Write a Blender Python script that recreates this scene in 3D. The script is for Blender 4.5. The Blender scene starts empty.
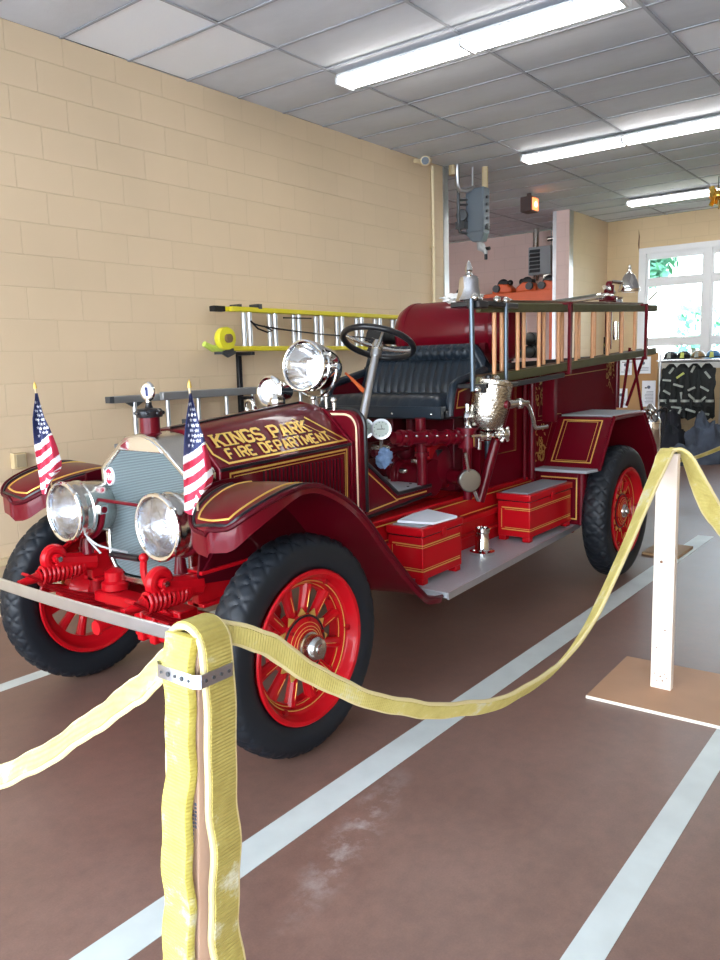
import bpy, bmesh, math, random
from mathutils import Vector, Matrix, noise
rnd = random.Random(7)
PI = math.pi
SC = bpy.context.scene
COL = SC.collection
V = Vector

# ---------------------------------------------------------------- materials
def newmat(name):
    m = bpy.data.materials.new(name); m.use_nodes = True
    return m, m.node_tree, m.node_tree.nodes['Principled BSDF']

def pm(name, col, rough=.5, metal=0., coat=0., var=0., vscale=6., bump=0., bscale=40., emit=None, es=0., spec=None, coat_rough=.04):
    m, nt, b = newmat(name)
    b.inputs['Base Color'].default_value = (*col, 1)
    b.inputs['Roughness'].default_value = rough
    b.inputs['Metallic'].default_value = metal
    b.inputs['Coat Weight'].default_value = coat
    b.inputs['Coat Roughness'].default_value = coat_rough
    if spec is not None: b.inputs['Specular IOR Level'].default_value = spec
    if emit:
        b.inputs['Emission Color'].default_value = (*emit, 1); b.inputs['Emission Strength'].default_value = es
    tc = nt.nodes.new('ShaderNodeTexCoord')
    if var > 0:
        n = nt.nodes.new('ShaderNodeTexNoise'); n.inputs['Scale'].default_value = vscale; n.inputs['Detail'].default_value = 5
        nt.links.new(tc.outputs['Object'], n.inputs['Vector'])
        r = nt.nodes.new('ShaderNodeMix'); r.data_type = 'RGBA'
        r.inputs['A'].default_value = (*[c * (1 - var) for c in col], 1)
        r.inputs['B'].default_value = (*[min(1, c * (1 + var)) for c in col], 1)
        nt.links.new(n.outputs['Fac'], r.inputs['Factor']); nt.links.new(r.outputs['Result'], b.inputs['Base Color'])
    if bump > 0:
        n2 = nt.nodes.new('ShaderNodeTexNoise'); n2.inputs['Scale'].default_value = bscale; n2.inputs['Detail'].default_value = 3
        nt.links.new(tc.outputs['Object'], n2.inputs['Vector'])
        bp = nt.nodes.new('ShaderNodeBump'); bp.inputs['Strength'].default_value = bump; bp.inputs['Distance'].default_value = .01
        nt.links.new(n2.outputs['Fac'], bp.inputs['Height']); nt.links.new(bp.outputs['Normal'], b.inputs['Normal'])
    return m

MAROON = pm('maroon_paint', (.105, .0016, .0075), .35, 0, .32, .06, 3, spec=.1)
MAROON_B = pm('maroon_body_paint', (.110, .0016, .0075), .45, 0, .03, .06, 3, spec=.03)
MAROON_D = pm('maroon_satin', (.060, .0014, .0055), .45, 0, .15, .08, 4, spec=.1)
RED = pm('bright_red_paint', (.43, .004, .009), .33, 0, .28, .05, 4, spec=.1)
RED_D = pm('red_mechanical_paint', (.28, .004, .008), .45, 0, .12, .12, 8, spec=.1)
GOLD = pm('gold_leaf', (.72, .47, .11), .38, .55)
GOLD_D = pm('gold_filigree', (.42, .27, .07), .5, .5, 0, .4, 60, .6, 90)
CREAM = pm('cream_pinstripe', (.75, .55, .36), .4)
BLACK = pm('black_enamel', (.009, .009, .011), .3, 0, .2, spec=.3)
CHROME = pm('polished_chrome', (.82, .82, .80), .07, 1.)
NICKEL = pm('worn_nickel', (.62, .61, .57), .2, 1., 0, .1, 12)
HAMMER = pm('hammered_nickel', (.50, .47, .41), .18, 1., 0, .1, 20, .45, 75)
DULLNICKEL = pm('dull_nickel', (.32, .32, .30), .3, 1., 0, .1, 12)
DARKSTEEL = pm('blued_steel', (.10, .13, .16), .35, .8)
STEEL = pm('brushed_steel', (.5, .51, .52), .32, 1., 0, .1, 14)
GALV = pm('galvanised_strip', (.66, .70, .76), .3, 1., 0, .12, 10)
ALU = pm('ladder_aluminium', (.62, .64, .66), .35, .85)
ALU_D = pm('weathered_aluminium', (.33, .34, .34), .45, .7, 0, .12, 6)
TIRE = pm('tyre_rubber', (.0075, .010, .014), .5, 0, 0, .2, 10, spec=.35)
LEATHER = pm('black_leather', (.010, .017, .026), .36, 0, .0, .15, 9, .15, 60, spec=.35)
RUBBER = pm('black_rubber', (.010, .010, .011), .5, spec=.3)
GREYMAT = pm('grey_tread_rubber', (.30, .32, .35), .55, 0, 0, .08, 14, .3, 120)
TREADPLATE = pm('alloy_board', (.40, .42, .44), .42, .1, 0, .08, 9, .2, 90)
RUNGWOOD = pm('varnished_rung_wood', (.60, .29, .13), .4, 0, .2, .15, 20, spec=.3)
RAILWOOD = pm('olive_brown_rail_wood', (.085, .080, .035), .55, 0, .05, .35, 7, spec=.2)
RAILWOOD2 = pm('brown_rail_wood', (.09, .045, .02), .55, 0, .05, .35, 7, spec=.2)
WHITE = pm('white_paint', (.78, .79, .80), .45)
PAPER = pm('white_paper', (.82, .85, .90), .7)
INK = pm('grey_ink', (.12, .14, .20), .7)
CREAMPAINT = pm('cream_paint', (.60, .47, .27), .5)
LAMPGLASS_IN = pm('lamp_reflector', (.85, .87, .90), .10, 1., 0, 0, 1, .55, 28)
GAUGEFACE = pm('gauge_dial', (.36, .43, .38), .4, 0, .2, spec=.2)
BLUECLOTH = pm('blue_cloth', (.19, .30, .50), .85, 0, 0, .15, 30)
WHITECLOTH = pm('white_cloth', (.66, .66, .64), .85, 0, 0, .15, 25, .5, 60)
ORANGE = pm('orange_plastic', (.70, .11, .025), .4, 0, .2, .12, 6)
ORANGEWOOD = pm('orange_handle', (.60, .12, .03), .4)
GREYBOX = pm('grey_blue_enamel', (.13, .16, .19), .4, 0, .2, .05, 5)
DARKGREY = pm('dark_grey_metal', (.06, .065, .07), .45, .3)
LTGREY = pm('light_grey_metal', (.45, .46, .46), .4, .2)
YELLOWF = pm('yellow_fibreglass', (.68, .58, .02), .4, 0, .2, .06, 6)
YELLOWP = pm('yellow_plastic', (.72, .66, .03), .35, 0, .3)
PINE = pm('pale_pine', (.78, .66, .56), .55, 0, 0, .08, 9)
PINKPINE = pm('pinkish_pine', (.55, .36, .26), .6, 0, 0, .15, 9)
PLY_EDGE = pm('plywood_edge', (.75, .68, .58), .7)
HOSE_IN = pm('hose_lining_edge', (.62, .52, .26), .7)
FLAGRED = pm('flag_red', (.45, .012, .045), .65)
FLAGWHITE = pm('flag_white', (.85, .85, .88), .65)
FLAGBLUE = pm('flag_navy', (.022, .03, .11), .65)
COAT = pm('black_turnout_cloth', (.010, .014, .015), .75, 0, 0, .3, 25, .3, 30)
REFLECT = pm('reflective_trim', (.36, .40, .37), .3, .3, 0, .2, 30)
REFLECTY = pm('lime_trim', (.55, .62, .15), .4, 0, 0, .2, 30)
TARP = pm('grey_blue_camo_cloth', (.065, .085, .125), .8, 0, 0, .7, 7)
DKCLOTH = pm('dark_navy_cloth', (.015, .018, .028), .8, 0, 0, .3, 20)
EXITRED = pm('lit_signal_lens', (.8, .2, .1), .4, 0, 0, 0, 1, 0, 1, (1., .20, .06), 1.2)
TUBE = pm('lit_fluorescent_diffuser', (.9, .9, .9), .4, 0, 0, 0, 1, 0, 1, (1., .99, .96), 6.5)
PANELLIT = pm('pale_translucent_panel', (.80, .83, .88), .5)
GOLDFOIL = pm('gold_foil', (.85, .55, .12), .2, .9)
LEAF = pm('tree_leaves', (.13, .34, .22), .6, 0, 0, .35, 3)
BARK = pm('tree_bark', (.10, .07, .05), .8)
BLUEHELM = pm('blue_helmet_shell', (.03, .14, .30), .3, 0, .5)
YELLOWHELM = pm('yellow_helmet_shell', (.55, .45, .04), .3, 0, .5)
TANHELM = pm('tan_helmet_shell', (.24, .15, .06), .35, 0, .4)
CONCRETE = pm('pale_concrete', (.70, .70, .69), .8, 0, 0, .1, 2)
GRASS = pm('grass_lawn', (.10, .22, .05), .9, 0, 0, .3, 3)

def glassmat(name, tint, gl=.12):
    m = bpy.data.materials.new(name); m.use_nodes = True; nt = m.node_tree; nt.nodes.clear()
    o = nt.nodes.new('ShaderNodeOutputMaterial'); t = nt.nodes.new('ShaderNodeBsdfTransparent'); g = nt.nodes.new('ShaderNodeBsdfGlossy')
    t.inputs['Color'].default_value = (*tint, 1); g.inputs['Roughness'].default_value = .03
    fr = nt.nodes.new('ShaderNodeLayerWeight'); fr.inputs['Blend'].default_value = .25
    mr = nt.nodes.new('ShaderNodeMath'); mr.operation = 'MULTIPLY_ADD'; mr.inputs[1].default_value = .6; mr.inputs[2].default_value = gl * .4
    mx = nt.nodes.new('ShaderNodeMixShader')
    nt.links.new(fr.outputs['Fresnel'], mr.inputs[0]); nt.links.new(mr.outputs[0], mx.inputs['Fac'])
    nt.links.new(t.outputs[0], mx.inputs[1]); nt.links.new(g.outputs[0], mx.inputs[2]); nt.links.new(mx.outputs[0], o.inputs['Surface'])
    return m
GLASS = glassmat('window_glass', (.93, .97, .97))
LENS = glassmat('lamp_lens', (.95, .97, 1.), .3)

# ---------------------------------------------------------------- mesh builder
class B:
    def __init__(s): s.v = []; s.f = []; s.mi = []; s.cur = 0; s.xf = None
    def mat(s, i): s.cur = i; return s
    def add(s, vs, fs):
        n = len(s.v)
        if s.xf is not None: vs = [s.xf @ V(p) for p in vs]
        s.v += [V(p) for p in vs]; s.f += [tuple(i + n for i in f) for f in fs]; s.mi += [s.cur] * len(fs); return s
    def box(s, c, d, rot=None):
        c = V(c); h = V(d) / 2; vs = []
        for x in (-1, 1):
            for y in (-1, 1):
                for z in (-1, 1):
                    p = V((x * h.x, y * h.y, z * h.z))
                    if rot is not None: p = rot @ p
                    vs.append(c + p)
        return s.add(vs, [(0, 1, 3, 2), (4, 6, 7, 5), (0, 4, 5, 1), (2, 3, 7, 6), (0, 2, 6, 4), (1, 5, 7, 3)])
    def bb(s, x0, x1, y0, y1, z0, z1): return s.box(((x0 + x1) / 2, (y0 + y1) / 2, (z0 + z1) / 2), (abs(x1 - x0), abs(y1 - y0), abs(z1 - z0)))
    def bar(s, p0, p1, w, h, upv=(0, 0, 1)):
        p0, p1 = V(p0), V(p1); d = (p1 - p0); L = d.length; d.normalize()
        side = d.cross(V(upv)).normalized(); u = side.cross(d)
        R = Matrix((d, side, u)).transposed()
        return s.box((p0 + p1) / 2, (L, w, h), R)
    def frame(s, d):
        d = V(d).normalized(); a = V((0, 0, 1)) if abs(d.z) < .9 else V((1, 0, 0))
        x = d.cross(a).normalized(); return x, d.cross(x).normalized(), d
    def lathe(s, prof, o=(0, 0, 0), axis=(0, 0, 1), n=24, fr=None):
        o = V(o); x, y, d = fr or s.frame(axis); vs = []; fs = []; rings = []
        for r, h in prof:
            if r < 1e-6: rings.append([len(vs)]); vs.append(o + d * h)
            else:
                rings.append(list(range(len(vs), len(vs) + n)))
                for k in range(n):
                    a = 2 * PI * k / n; vs.append(o + d * h + x * (r * math.cos(a)) + y * (r * math.sin(a)))
        for i in range(len(rings) - 1):
            A, C = rings[i], rings[i + 1]
            for k in range(n):
                k2 = (k + 1) % n
                if len(A) == 1 and len(C) == 1: continue
                if len(A) == 1: fs.append((A[0], C[k2], C[k]))
                elif len(C) == 1: fs.append((A[k], A[k2], C[0]))
                else: fs.append((A[k], A[k2], C[k2], C[k]))
        return s.add(vs, fs)
    def cyl(s, p0, p1, r0, r1=None, n=16):
        p0, p1 = V(p0), V(p1); r1 = r0 if r1 is None else r1; L = (p1 - p0).length
        return s.lathe([(0, 0), (r0, 0), (r1, L), (0, L)], p0, p1 - p0, n)
    def sph(s, c, r, n=14, sc=(1, 1, 1), m=None):
        m = m or n // 2 + 1; vs = []; fs = []; c = V(c)
        for i in range(m + 1):
            t = PI * i / m
            for k in range(n):
                a = 2 * PI * k / n; vs.append(c + V((r * sc[0] * math.sin(t) * math.cos(a), r * sc[1] * math.sin(t) * math.sin(a), r * sc[2] * math.cos(t))))
        for i in range(m):
            for k in range(n):
                k2 = (k + 1) % n; fs.append((i * n + k, i * n + k2, (i + 1) * n + k2, (i + 1) * n + k))
        return s.add(vs, fs)
    def tor(s, c, axis, R, r, n=32, m=10, a0=0, a1=2 * PI):
        x, y, d = s.frame(axis); c = V(c); full = abs(a1 - a0 - 2 * PI) < 1e-4
        pts = [c + x * (R * math.cos(a0 + (a1 - a0) * k / n)) + y * (R * math.sin(a0 + (a1 - a0) * k / n)) for k in range(n + (0 if full else 1))]
        return s.tube(pts, r, m, closed=full)
    def tube(s, pts, r, n=8, closed=False, caps=True):
        pts = [V(p) for p in pts]; N = len(pts); rs = r if isinstance(r, (list, tuple)) else [r] * N
        vs = []; fs = []; prev = None
        for i in range(N):
            if closed: t = pts[(i + 1) % N] - pts[i - 1]
            else: t = pts[min(i + 1, N - 1)] - pts[max(i - 1, 0)]
            t.normalize()
            if prev is None: x, y, _ = s.frame(t)
            else:
                x = prev - t * prev.dot(t); x.normalize(); y = t.cross(x)
            prev = x
            for k in range(n):
                a = 2 * PI * k / n; vs.append(pts[i] + x * (rs[i] * math.cos(a)) + y * (rs[i] * math.sin(a)))
        for i in range(N if closed else N - 1):
            j = (i + 1) % N
            for k in range(n):
                k2 = (k + 1) % n; fs.append((i * n + k, i * n + k2, j * n + k2, j * n + k))
        if caps and not closed: fs.append(tuple(range(n))); fs.append(tuple(range((N - 1) * n, N * n)))
        return s.add(vs, fs)
    def prism(s, poly, vec):
        n = len(poly); vec = V(vec); vs = [V(p) for p in poly] + [V(p) + vec for p in poly]
        fs = [tuple(range(n)), tuple(range(n, 2 * n))] + [(k, (k + 1) % n, n + (k + 1) % n, n + k) for k in range(n)]
        return s.add(vs, fs)
    def poly(s, pts): return s.add(pts, [tuple(range(len(pts)))])
    def grid(s, fn, nu, nv, cu=False, cv=False, matfn=None):
        vs = [fn(i / nu, j / nv) for i in range(nu + (0 if cu else 1)) for j in range(nv + (0 if cv else 1))]
        w = nv + (0 if cv else 1); h = nu + (0 if cu else 1); fs = []; mm = []
        for i in range(nu):
            for j in range(nv):
                i2 = (i + 1) % h; j2 = (j + 1) % w
                fs.append((i * w + j, i2 * w + j, i2 * w + j2, i * w + j2))
                if matfn: mm.append(matfn((i + .5) / nu, (j + .5) / nv))
        s.add(vs, fs)
        if matfn: s.mi[-len(fs):] = mm
        return s
    def stripe(s, pts, nrm, w=.006, closed=False, lift=.0018):
        pts = [V(p) for p in pts]; nrm = V(nrm).normalized(); N = len(pts); L = []; R = []
        for i in range(N):
            a = pts[i] - pts[i - 1] if (closed or i > 0) else pts[1] - pts[0]
            b = pts[(i + 1) % N] - pts[i] if (closed or i < N - 1) else pts[-1] - pts[-2]
            a.normalize(); b.normalize(); na = nrm.cross(a); nb = nrm.cross(b); m = na + nb
            if m.length < 1e-4: m = na
            m.normalize(); k = max(.4, m.dot(na)); o = m * (w / 2 / k)
            L.append(pts[i] + o + nrm * lift); R.append(pts[i] - o + nrm * lift)
        fs = [(i, (i + 1) % N, N + (i + 1) % N, N + i) for i in range(N if closed else N - 1)]
        return s.add(L + R, fs)
    def ribbon(s, pts, wvec, th):
        """flat strap: wvec = width vector (or list), th = thickness"""
        pts = [V(p) for p in pts]; N = len(pts); vs = []; fs = []
        for i in range(N):
            w = V(wvec[i]) if isinstance(wvec, list) else V(wvec)
            t = (pts[min(i + 1, N - 1)] - pts[max(i - 1, 0)]).normalized(); nn = t.cross(w).normalized() * th / 2
            c = pts[i]; wv = w / 2
            prof = [(-1, 0), (-.9, -1), (-.4, -1.0), (0, -1.0), (.4, -1.0), (.9, -1), (1, 0), (.9, 1), (.4, 1.0), (0, 1.0), (-.4, 1.0), (-.9, 1)]
            vs += [c + wv * a + nn * b for a, b in prof]
        n = 12
        for i in range(N - 1):
            for k in range(n): fs.append((i * n + k, i * n + (k + 1) % n, (i + 1) * n + (k + 1) % n, (i + 1) * n + k))
        fs += [tuple(range(n)), tuple(range((N - 1) * n, N * n))]
        return s.add(vs, fs)

ORG = {}
def obj(name, b, mats, parent=None, smooth=35, bevel=0., bseg=2, recalc=True):
    org = ORG.get(parent, V((0, 0, 0))) if parent else V((0, 0, 0))
    me = bpy.data.meshes.new(name)
    me.from_pydata([tuple(p - org) for p in b.v], [], b.f)
    mats = mats if isinstance(mats, (list, tuple)) else [mats]
    for m in mats: me.materials.append(m)
    me.polygons.foreach_set('material_index', b.mi); me.validate(); 
    if recalc:
        bm = bmesh.new(); bm.from_mesh(me); bmesh.ops.remove_doubles(bm, verts=bm.verts, dist=1e-6)
        bmesh.ops.recalc_face_normals(bm, faces=bm.faces); bm.to_mesh(me); bm.free()
    if smooth:
        me.polygons.foreach_set('use_smooth', [True] * len(me.polygons)); me.set_sharp_from_angle(angle=math.radians(smooth))
    o = bpy.data.objects.new(name, me); COL.objects.link(o)
    if parent: o.parent = parent; ORG[o] = org
    else: ORG[o] = V((0, 0, 0))
    if bevel:
        md = o.modifiers.new('Bevel', 'BEVEL'); md.width = bevel; md.segments = bseg; md.limit_method = 'ANGLE'; md.angle_limit = math.radians(40); md.harden_normals = False
    return o

def thing(name, label, cat, loc=(0, 0, 0), group=None):
    o = bpy.data.objects.new(name, None); COL.objects.link(o); o.location = loc; o.empty_display_size = .05
    ORG[o] = V(loc); tag(o, label, cat, group); return o
def tag(o, label, cat, group=None, kind=None):
    o['label'] = label; o['category'] = cat
    if group: o['group'] = group
    if kind: o['kind'] = kind
    return o
def base_at(o, p):
    """move the origin of a single-mesh thing to p without moving its surface"""
    p = V(p); d = p - o.location; o.data.transform(Matrix.Translation(-d)); o.location = p; ORG[o] = p; return o
def struct(name, b, mats, parent=None, smooth=35, bevel=0.):
    o = obj(name, b, mats, parent, smooth, bevel)
    if not parent: o['kind'] = 'structure'
    return o
def arc(c, u, v, r, a0, a1, n):
    c, u, v = V(c), V(u), V(v)
    return [c + u * (r * math.cos(a0 + (a1 - a0) * k / n)) + v * (r * math.sin(a0 + (a1 - a0) * k / n)) for k in range(n + 1)]
def lerp(a, b, t): return a + (b - a) * t
def interp(tab, t):
    for (t0, *a), (t1, *c) in zip(tab, tab[1:]):
        if t <= t1:
            k = (t - t0) / (t1 - t0); return [lerp(p, q, k) for p, q in zip(a, c)]
    return list(tab[-1][1:])
def smooth_path(P, n):
    """Catmull-Rom through points"""
    P = [V(p) for p in P]; out = []
    for i in range(len(P) - 1):
        p0 = P[max(i - 1, 0)]; p1 = P[i]; p2 = P[i + 1]; p3 = P[min(i + 2, len(P) - 1)]
        for k in range(n):
            t = k / n
            out.append(.5 * ((2 * p1) + (p2 - p0) * t + (2 * p0 - 5 * p1 + 4 * p2 - p3) * t * t + (3 * p1 - p0 - 3 * p2 + p3) * t ** 3))
    out.append(P[-1]); return out

def explode(o, name=None, pad=.002):
    """separate the loose pieces of a mesh into objects of their own under the same parent"""
    me = o.data; n = len(me.vertices); par = list(range(n))
    def find(a):
        while par[a] != a: par[a] = par[par[a]]; a = par[a]
        return a
    for e in me.edges: par[find(e.vertices[0])] = find(e.vertices[1])
    comp = {}
    for i in range(n): comp.setdefault(find(i), []).append(i)
    boxes = []
    for k, ids in comp.items():
        cs = [me.vertices[i].co for i in ids]; boxes.append([k, [min(c[a] for c in cs) - pad for a in range(3)], [max(c[a] for c in cs) + pad for a in range(3)]])
    g = list(range(len(boxes)))
    def gf(a):
        while g[a] != a: a = g[a]
        return a
    for i in range(len(boxes)):
        for j in range(i):
            if all(boxes[i][1][a] <= boxes[j][2][a] and boxes[j][1][a] <= boxes[i][2][a] for a in range(3)): g[gf(i)] = gf(j)
    lab = {}
    for i, bx in enumerate(boxes): lab[bx[0]] = gf(i)
    groups = {}
    for p in me.polygons: groups.setdefault(lab[find(p.vertices[0])], []).append(p)
    out = []
    for ps in groups.values():
        b = B(); ids = {}
        for p in ps:
            for v in p.vertices:
                if v not in ids: ids[v] = len(b.v); b.v.append(me.vertices[v].co + ORG[o])
            b.f.append(tuple(ids[v] for v in p.vertices)); b.mi.append(p.material_index)
        q = obj(name or o.name.split('.')[0], b, list(me.materials), o.parent, recalc=False)
        for md in o.modifiers:
            m2 = q.modifiers.new(md.name, md.type)
            if md.type == 'BEVEL': m2.width = md.width; m2.segments = md.segments; m2.limit_method = 'ANGLE'; m2.angle_limit = md.angle_limit
        out.append(q)
    bpy.data.objects.remove(o); return out
EXPOSURE = 1.32
SKY = 5.2
# ================================================================ camera, world, view
cam = bpy.data.cameras.new('camera'); cam_o = bpy.data.objects.new('camera', cam); COL.objects.link(cam_o)
_yaw, _pit, _roll = .662766, .146617, -.0278312
_fw = V((math.cos(_yaw) * math.cos(_pit), math.sin(_yaw) * math.cos(_pit), -math.sin(_pit)))
_r = V((math.sin(_yaw), -math.cos(_yaw), 0)); _u = _r.cross(_fw)
_rt = _r * math.cos(_roll) + _u * math.sin(_roll); _up = _u * math.cos(_roll) - _r * math.sin(_roll)
mw = Matrix((_rt, _up, -_fw)).transposed().to_4x4(); mw.translation = V((0, 0, 1.55)); cam_o.matrix_world = mw
cam.sensor_fit = 'VERTICAL'; cam.sensor_height = 36; cam.sensor_width = 27; cam.lens = 786.34 * 36 / 960
cam.clip_start = .05; cam.clip_end = 200
SC.camera = cam_o
SC.view_settings.view_transform = 'Standard'; SC.view_settings.look = 'None'; SC.view_settings.gamma = 1; SC.view_settings.use_curve_mapping = False
SC.view_settings.exposure = EXPOSURE
w = bpy.data.worlds.new('sky'); SC.world = w; w.use_nodes = True; nt = w.node_tree; bg = nt.nodes['Background']
tc = nt.nodes.new('ShaderNodeTexCoord'); sx = nt.nodes.new('ShaderNodeSeparateXYZ'); cr = nt.nodes.new('ShaderNodeValToRGB')
nt.links.new(tc.outputs['Generated'], sx.inputs[0]); nt.links.new(sx.outputs['Z'], cr.inputs['Fac'])
cr.color_ramp.elements[0].position = 0; cr.color_ramp.elements[0].color = (.95, .98, 1, 1)
cr.color_ramp.elements[1].position = .6; cr.color_ramp.elements[1].color = (.62, .78, 1, 1)
nt.links.new(cr.outputs['Color'], bg.inputs['Color']); bg.inputs['Strength'].default_value = SKY

# ================================================================ room constants
XW = 12.91; YW = 4.85; ZC = 3.70; XF = -2.2; YR = -5.0; YB = 9.6

def wallmat(name, col, col2, mort, ax):
    m, nt, b = newmat(name)
    tc = nt.nodes.new('ShaderNodeTexCoord'); sp = nt.nodes.new('ShaderNodeSeparateXYZ'); cb = nt.nodes.new('ShaderNodeCombineXYZ')
    nt.links.new(tc.outputs['Object'], sp.inputs[0])
    ad = nt.nodes.new('ShaderNodeMath'); ad.inputs[1].default_value = .013 if ax == 'X' else .1
    az = nt.nodes.new('ShaderNodeMath'); az.inputs[1].default_value = -.056
    nt.links.new(sp.outputs[ax], ad.inputs[0]); nt.links.new(sp.outputs['Z'], az.inputs[0])
    nt.links.new(ad.outputs[0], cb.inputs['X']); nt.links.new(az.outputs[0], cb.inputs['Y'])
    br = nt.nodes.new('ShaderNodeTexBrick'); br.inputs['Scale'].default_value = 1; br.inputs['Brick Width'].default_value = .4; br.inputs['Row Height'].default_value = .204
    br.inputs['Mortar Size'].default_value = .004; br.inputs['Mortar Smooth'].default_value = .7
    br.inputs['Color1'].default_value = (*col, 1); br.inputs['Color2'].default_value = (*col2, 1); br.inputs['Mortar'].default_value = (*mort, 1); br.inputs['Bias'].default_value = 0
    nt.links.new(cb.outputs[0], br.inputs['Vector'])
    n = nt.nodes.new('ShaderNodeTexNoise'); n.inputs['Scale'].default_value = .8; n.inputs['Detail'].default_value = 4; nt.links.new(tc.outputs['Object'], n.inputs['Vector'])
    mx = nt.nodes.new('ShaderNodeMix'); mx.data_type = 'RGBA'; mx.blend_type = 'MULTIPLY'; mx.inputs['Factor'].default_value = .25
    nt.links.new(br.outputs['Color'], mx.inputs['A']); nt.links.new(n.outputs['Fac'], mx.inputs['B']); nt.links.new(mx.outputs['Result'], b.inputs['Base Color'])
    n2 = nt.nodes.new('ShaderNodeTexNoise'); n2.inputs['Scale'].default_value = 90; nt.links.new(tc.outputs['Object'], n2.inputs['Vector'])
    mu = nt.nodes.new('ShaderNodeMath'); mu.operation = 'MULTIPLY_ADD'; mu.inputs[1].default_value = .10
    iv = nt.nodes.new('ShaderNodeMath'); iv.operation = 'SUBTRACT'; iv.inputs[0].default_value = 1; nt.links.new(br.outputs['Fac'], iv.inputs[1])
    nt.links.new(n2.outputs['Fac'], mu.inputs[0]); nt.links.new(iv.outputs[0], mu.inputs[2])
    bp = nt.nodes.new('ShaderNodeBump'); bp.inputs['Strength'].default_value = .55; bp.inputs['Distance'].default_value = .006
    nt.links.new(mu.outputs[0], bp.inputs['Height']); nt.links.new(bp.outputs['Normal'], b.inputs['Normal'])
    b.inputs['Roughness'].default_value = .55
    return m
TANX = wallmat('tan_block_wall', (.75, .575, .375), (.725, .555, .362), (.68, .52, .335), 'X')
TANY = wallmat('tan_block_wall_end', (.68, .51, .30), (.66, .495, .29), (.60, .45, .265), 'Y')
PINKY = wallmat('pinkish_block_wall', (.76, .55, .48), (.74, .535, .47), (.66, .47, .41), 'Y')
PINKX = wallmat('pinkish_block_wall_side', (.76, .55, .48), (.74, .535, .47), (.66, .47, .41), 'X')

def floormat():
    m, nt, b = newmat('brown_painted_floor')
    tc = nt.nodes.new('ShaderNodeTexCoord')
    def noise_(s, d=5, r=.6):
        n = nt.nodes.new('ShaderNodeTexNoise'); n.inputs['Scale'].default_value = s; n.inputs['Detail'].default_value = d; n.inputs['Roughness'].default_value = r
        nt.links.new(tc.outputs['Object'], n.inputs['Vector']); return n
    a = noise_(1.2); c = noise_(14, 6, .7); e = noise_(160, 2)
    r1 = nt.nodes.new('ShaderNodeValToRGB'); r1.color_ramp.elements[0].position = .3; r1.color_ramp.elements[1].position = .7
    r1.color_ramp.elements[0].color = (.158, .086, .064, 1); r1.color_ramp.elements[1].color = (.215, .124, .094, 1)
    nt.links.new(a.outputs['Fac'], r1.inputs['Fac'])
    m1 = nt.nodes.new('ShaderNodeMix'); m1.data_type = 'RGBA'; m1.blend_type = 'OVERLAY'; m1.inputs['Factor'].default_value = .35
    nt.links.new(r1.outputs['Color'], m1.inputs['A']); nt.links.new(c.outputs['Fac'], m1.inputs['B'])
    m2 = nt.nodes.new('ShaderNodeMix'); m2.data_type = 'RGBA'; m2.blend_type = 'OVERLAY'; m2.inputs['Factor'].default_value = .18
    nt.links.new(m1.outputs['Result'], m2.inputs['A']); nt.links.new(e.outputs['Fac'], m2.inputs['B'])
    # scuffed chalky patches
    mp = nt.nodes.new('ShaderNodeMapping'); mp.vector_type = 'TEXTURE'; mp.inputs['Location'].default_value = (1.86, 1.525, 0); mp.inputs['Rotation'].default_value = (0, 0, .24); mp.inputs['Scale'].default_value = (.55, .10, 1)
    nt.links.new(tc.outputs['Object'], mp.inputs['Vector'])
    gr = nt.nodes.new('ShaderNodeTexGradient'); gr.gradient_type = 'SPHERICAL'; nt.links.new(mp.outputs[0], gr.inputs['Vector'])
    sc = noise_(9, 6, .7); sr = nt.nodes.new('ShaderNodeValToRGB'); sr.color_ramp.elements[0].position = .47; sr.color_ramp.elements[1].position = .66
    nt.links.new(sc.outputs['Fac'], sr.inputs['Fac'])
    mm = nt.nodes.new('ShaderNodeMath'); mm.operation = 'MULTIPLY'; nt.links.new(gr.outputs['Fac'], mm.inputs[0]); nt.links.new(sr.outputs['Color'], mm.inputs[1])
    m3 = nt.nodes.new('ShaderNodeMix'); m3.data_type = 'RGBA'; m3.inputs['B'].default_value = (.40, .34, .31, 1)
    nt.links.new(mm.outputs[0], m3.inputs['Factor']); nt.links.new(m2.outputs['Result'], m3.inputs['A']); nt.links.new(m3.outputs['Result'], b.inputs['Base Color'])
    rr = nt.nodes.new('ShaderNodeMapRange'); rr.inputs['To Min'].default_value = .30; rr.inputs['To Max'].default_value = .48; nt.links.new(c.outputs['Fac'], rr.inputs['Value']); nt.links.new(rr.outputs[0], b.inputs['Roughness'])
    bp = nt.nodes.new('ShaderNodeBump'); bp.inputs['Strength'].default_value = .12; bp.inputs['Distance'].default_value = .002; nt.links.new(e.outputs['Fac'], bp.inputs['Height']); nt.links.new(bp.outputs['Normal'], b.inputs['Normal'])
    return m
FLOORM = floormat()
STRIPEM = pm('worn_white_floor_paint', (.56, .60, .57), .45, 0, 0, .22, 5)

struct('floor', B().bb(XF, XW + .3, YR, YB, -.2, 0), FLOORM)
for i, (ya, yb, xa, xb) in enumerate([(1.975 * .912, 1.835 * .912, XF, 7.05), (.823 * .912, .72 * .912, XF, 9.6), (3.69, 3.78, XF, 9.6), (-.32, -.22, XF, 9.6)]):
    struct('trim_%d' % (i + 1), B().bb(xa, xb, yb, ya, 0, .0015), STRIPEM)
# front apron outside the open bay doors
struct('driveway', B().bb(-30, XF, -25, 25, -.25, -.02), CONCRETE)
struct('lawn', B().bb(XW + .3, 60, -30, 30, -.4, -.1), GRASS)

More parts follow.
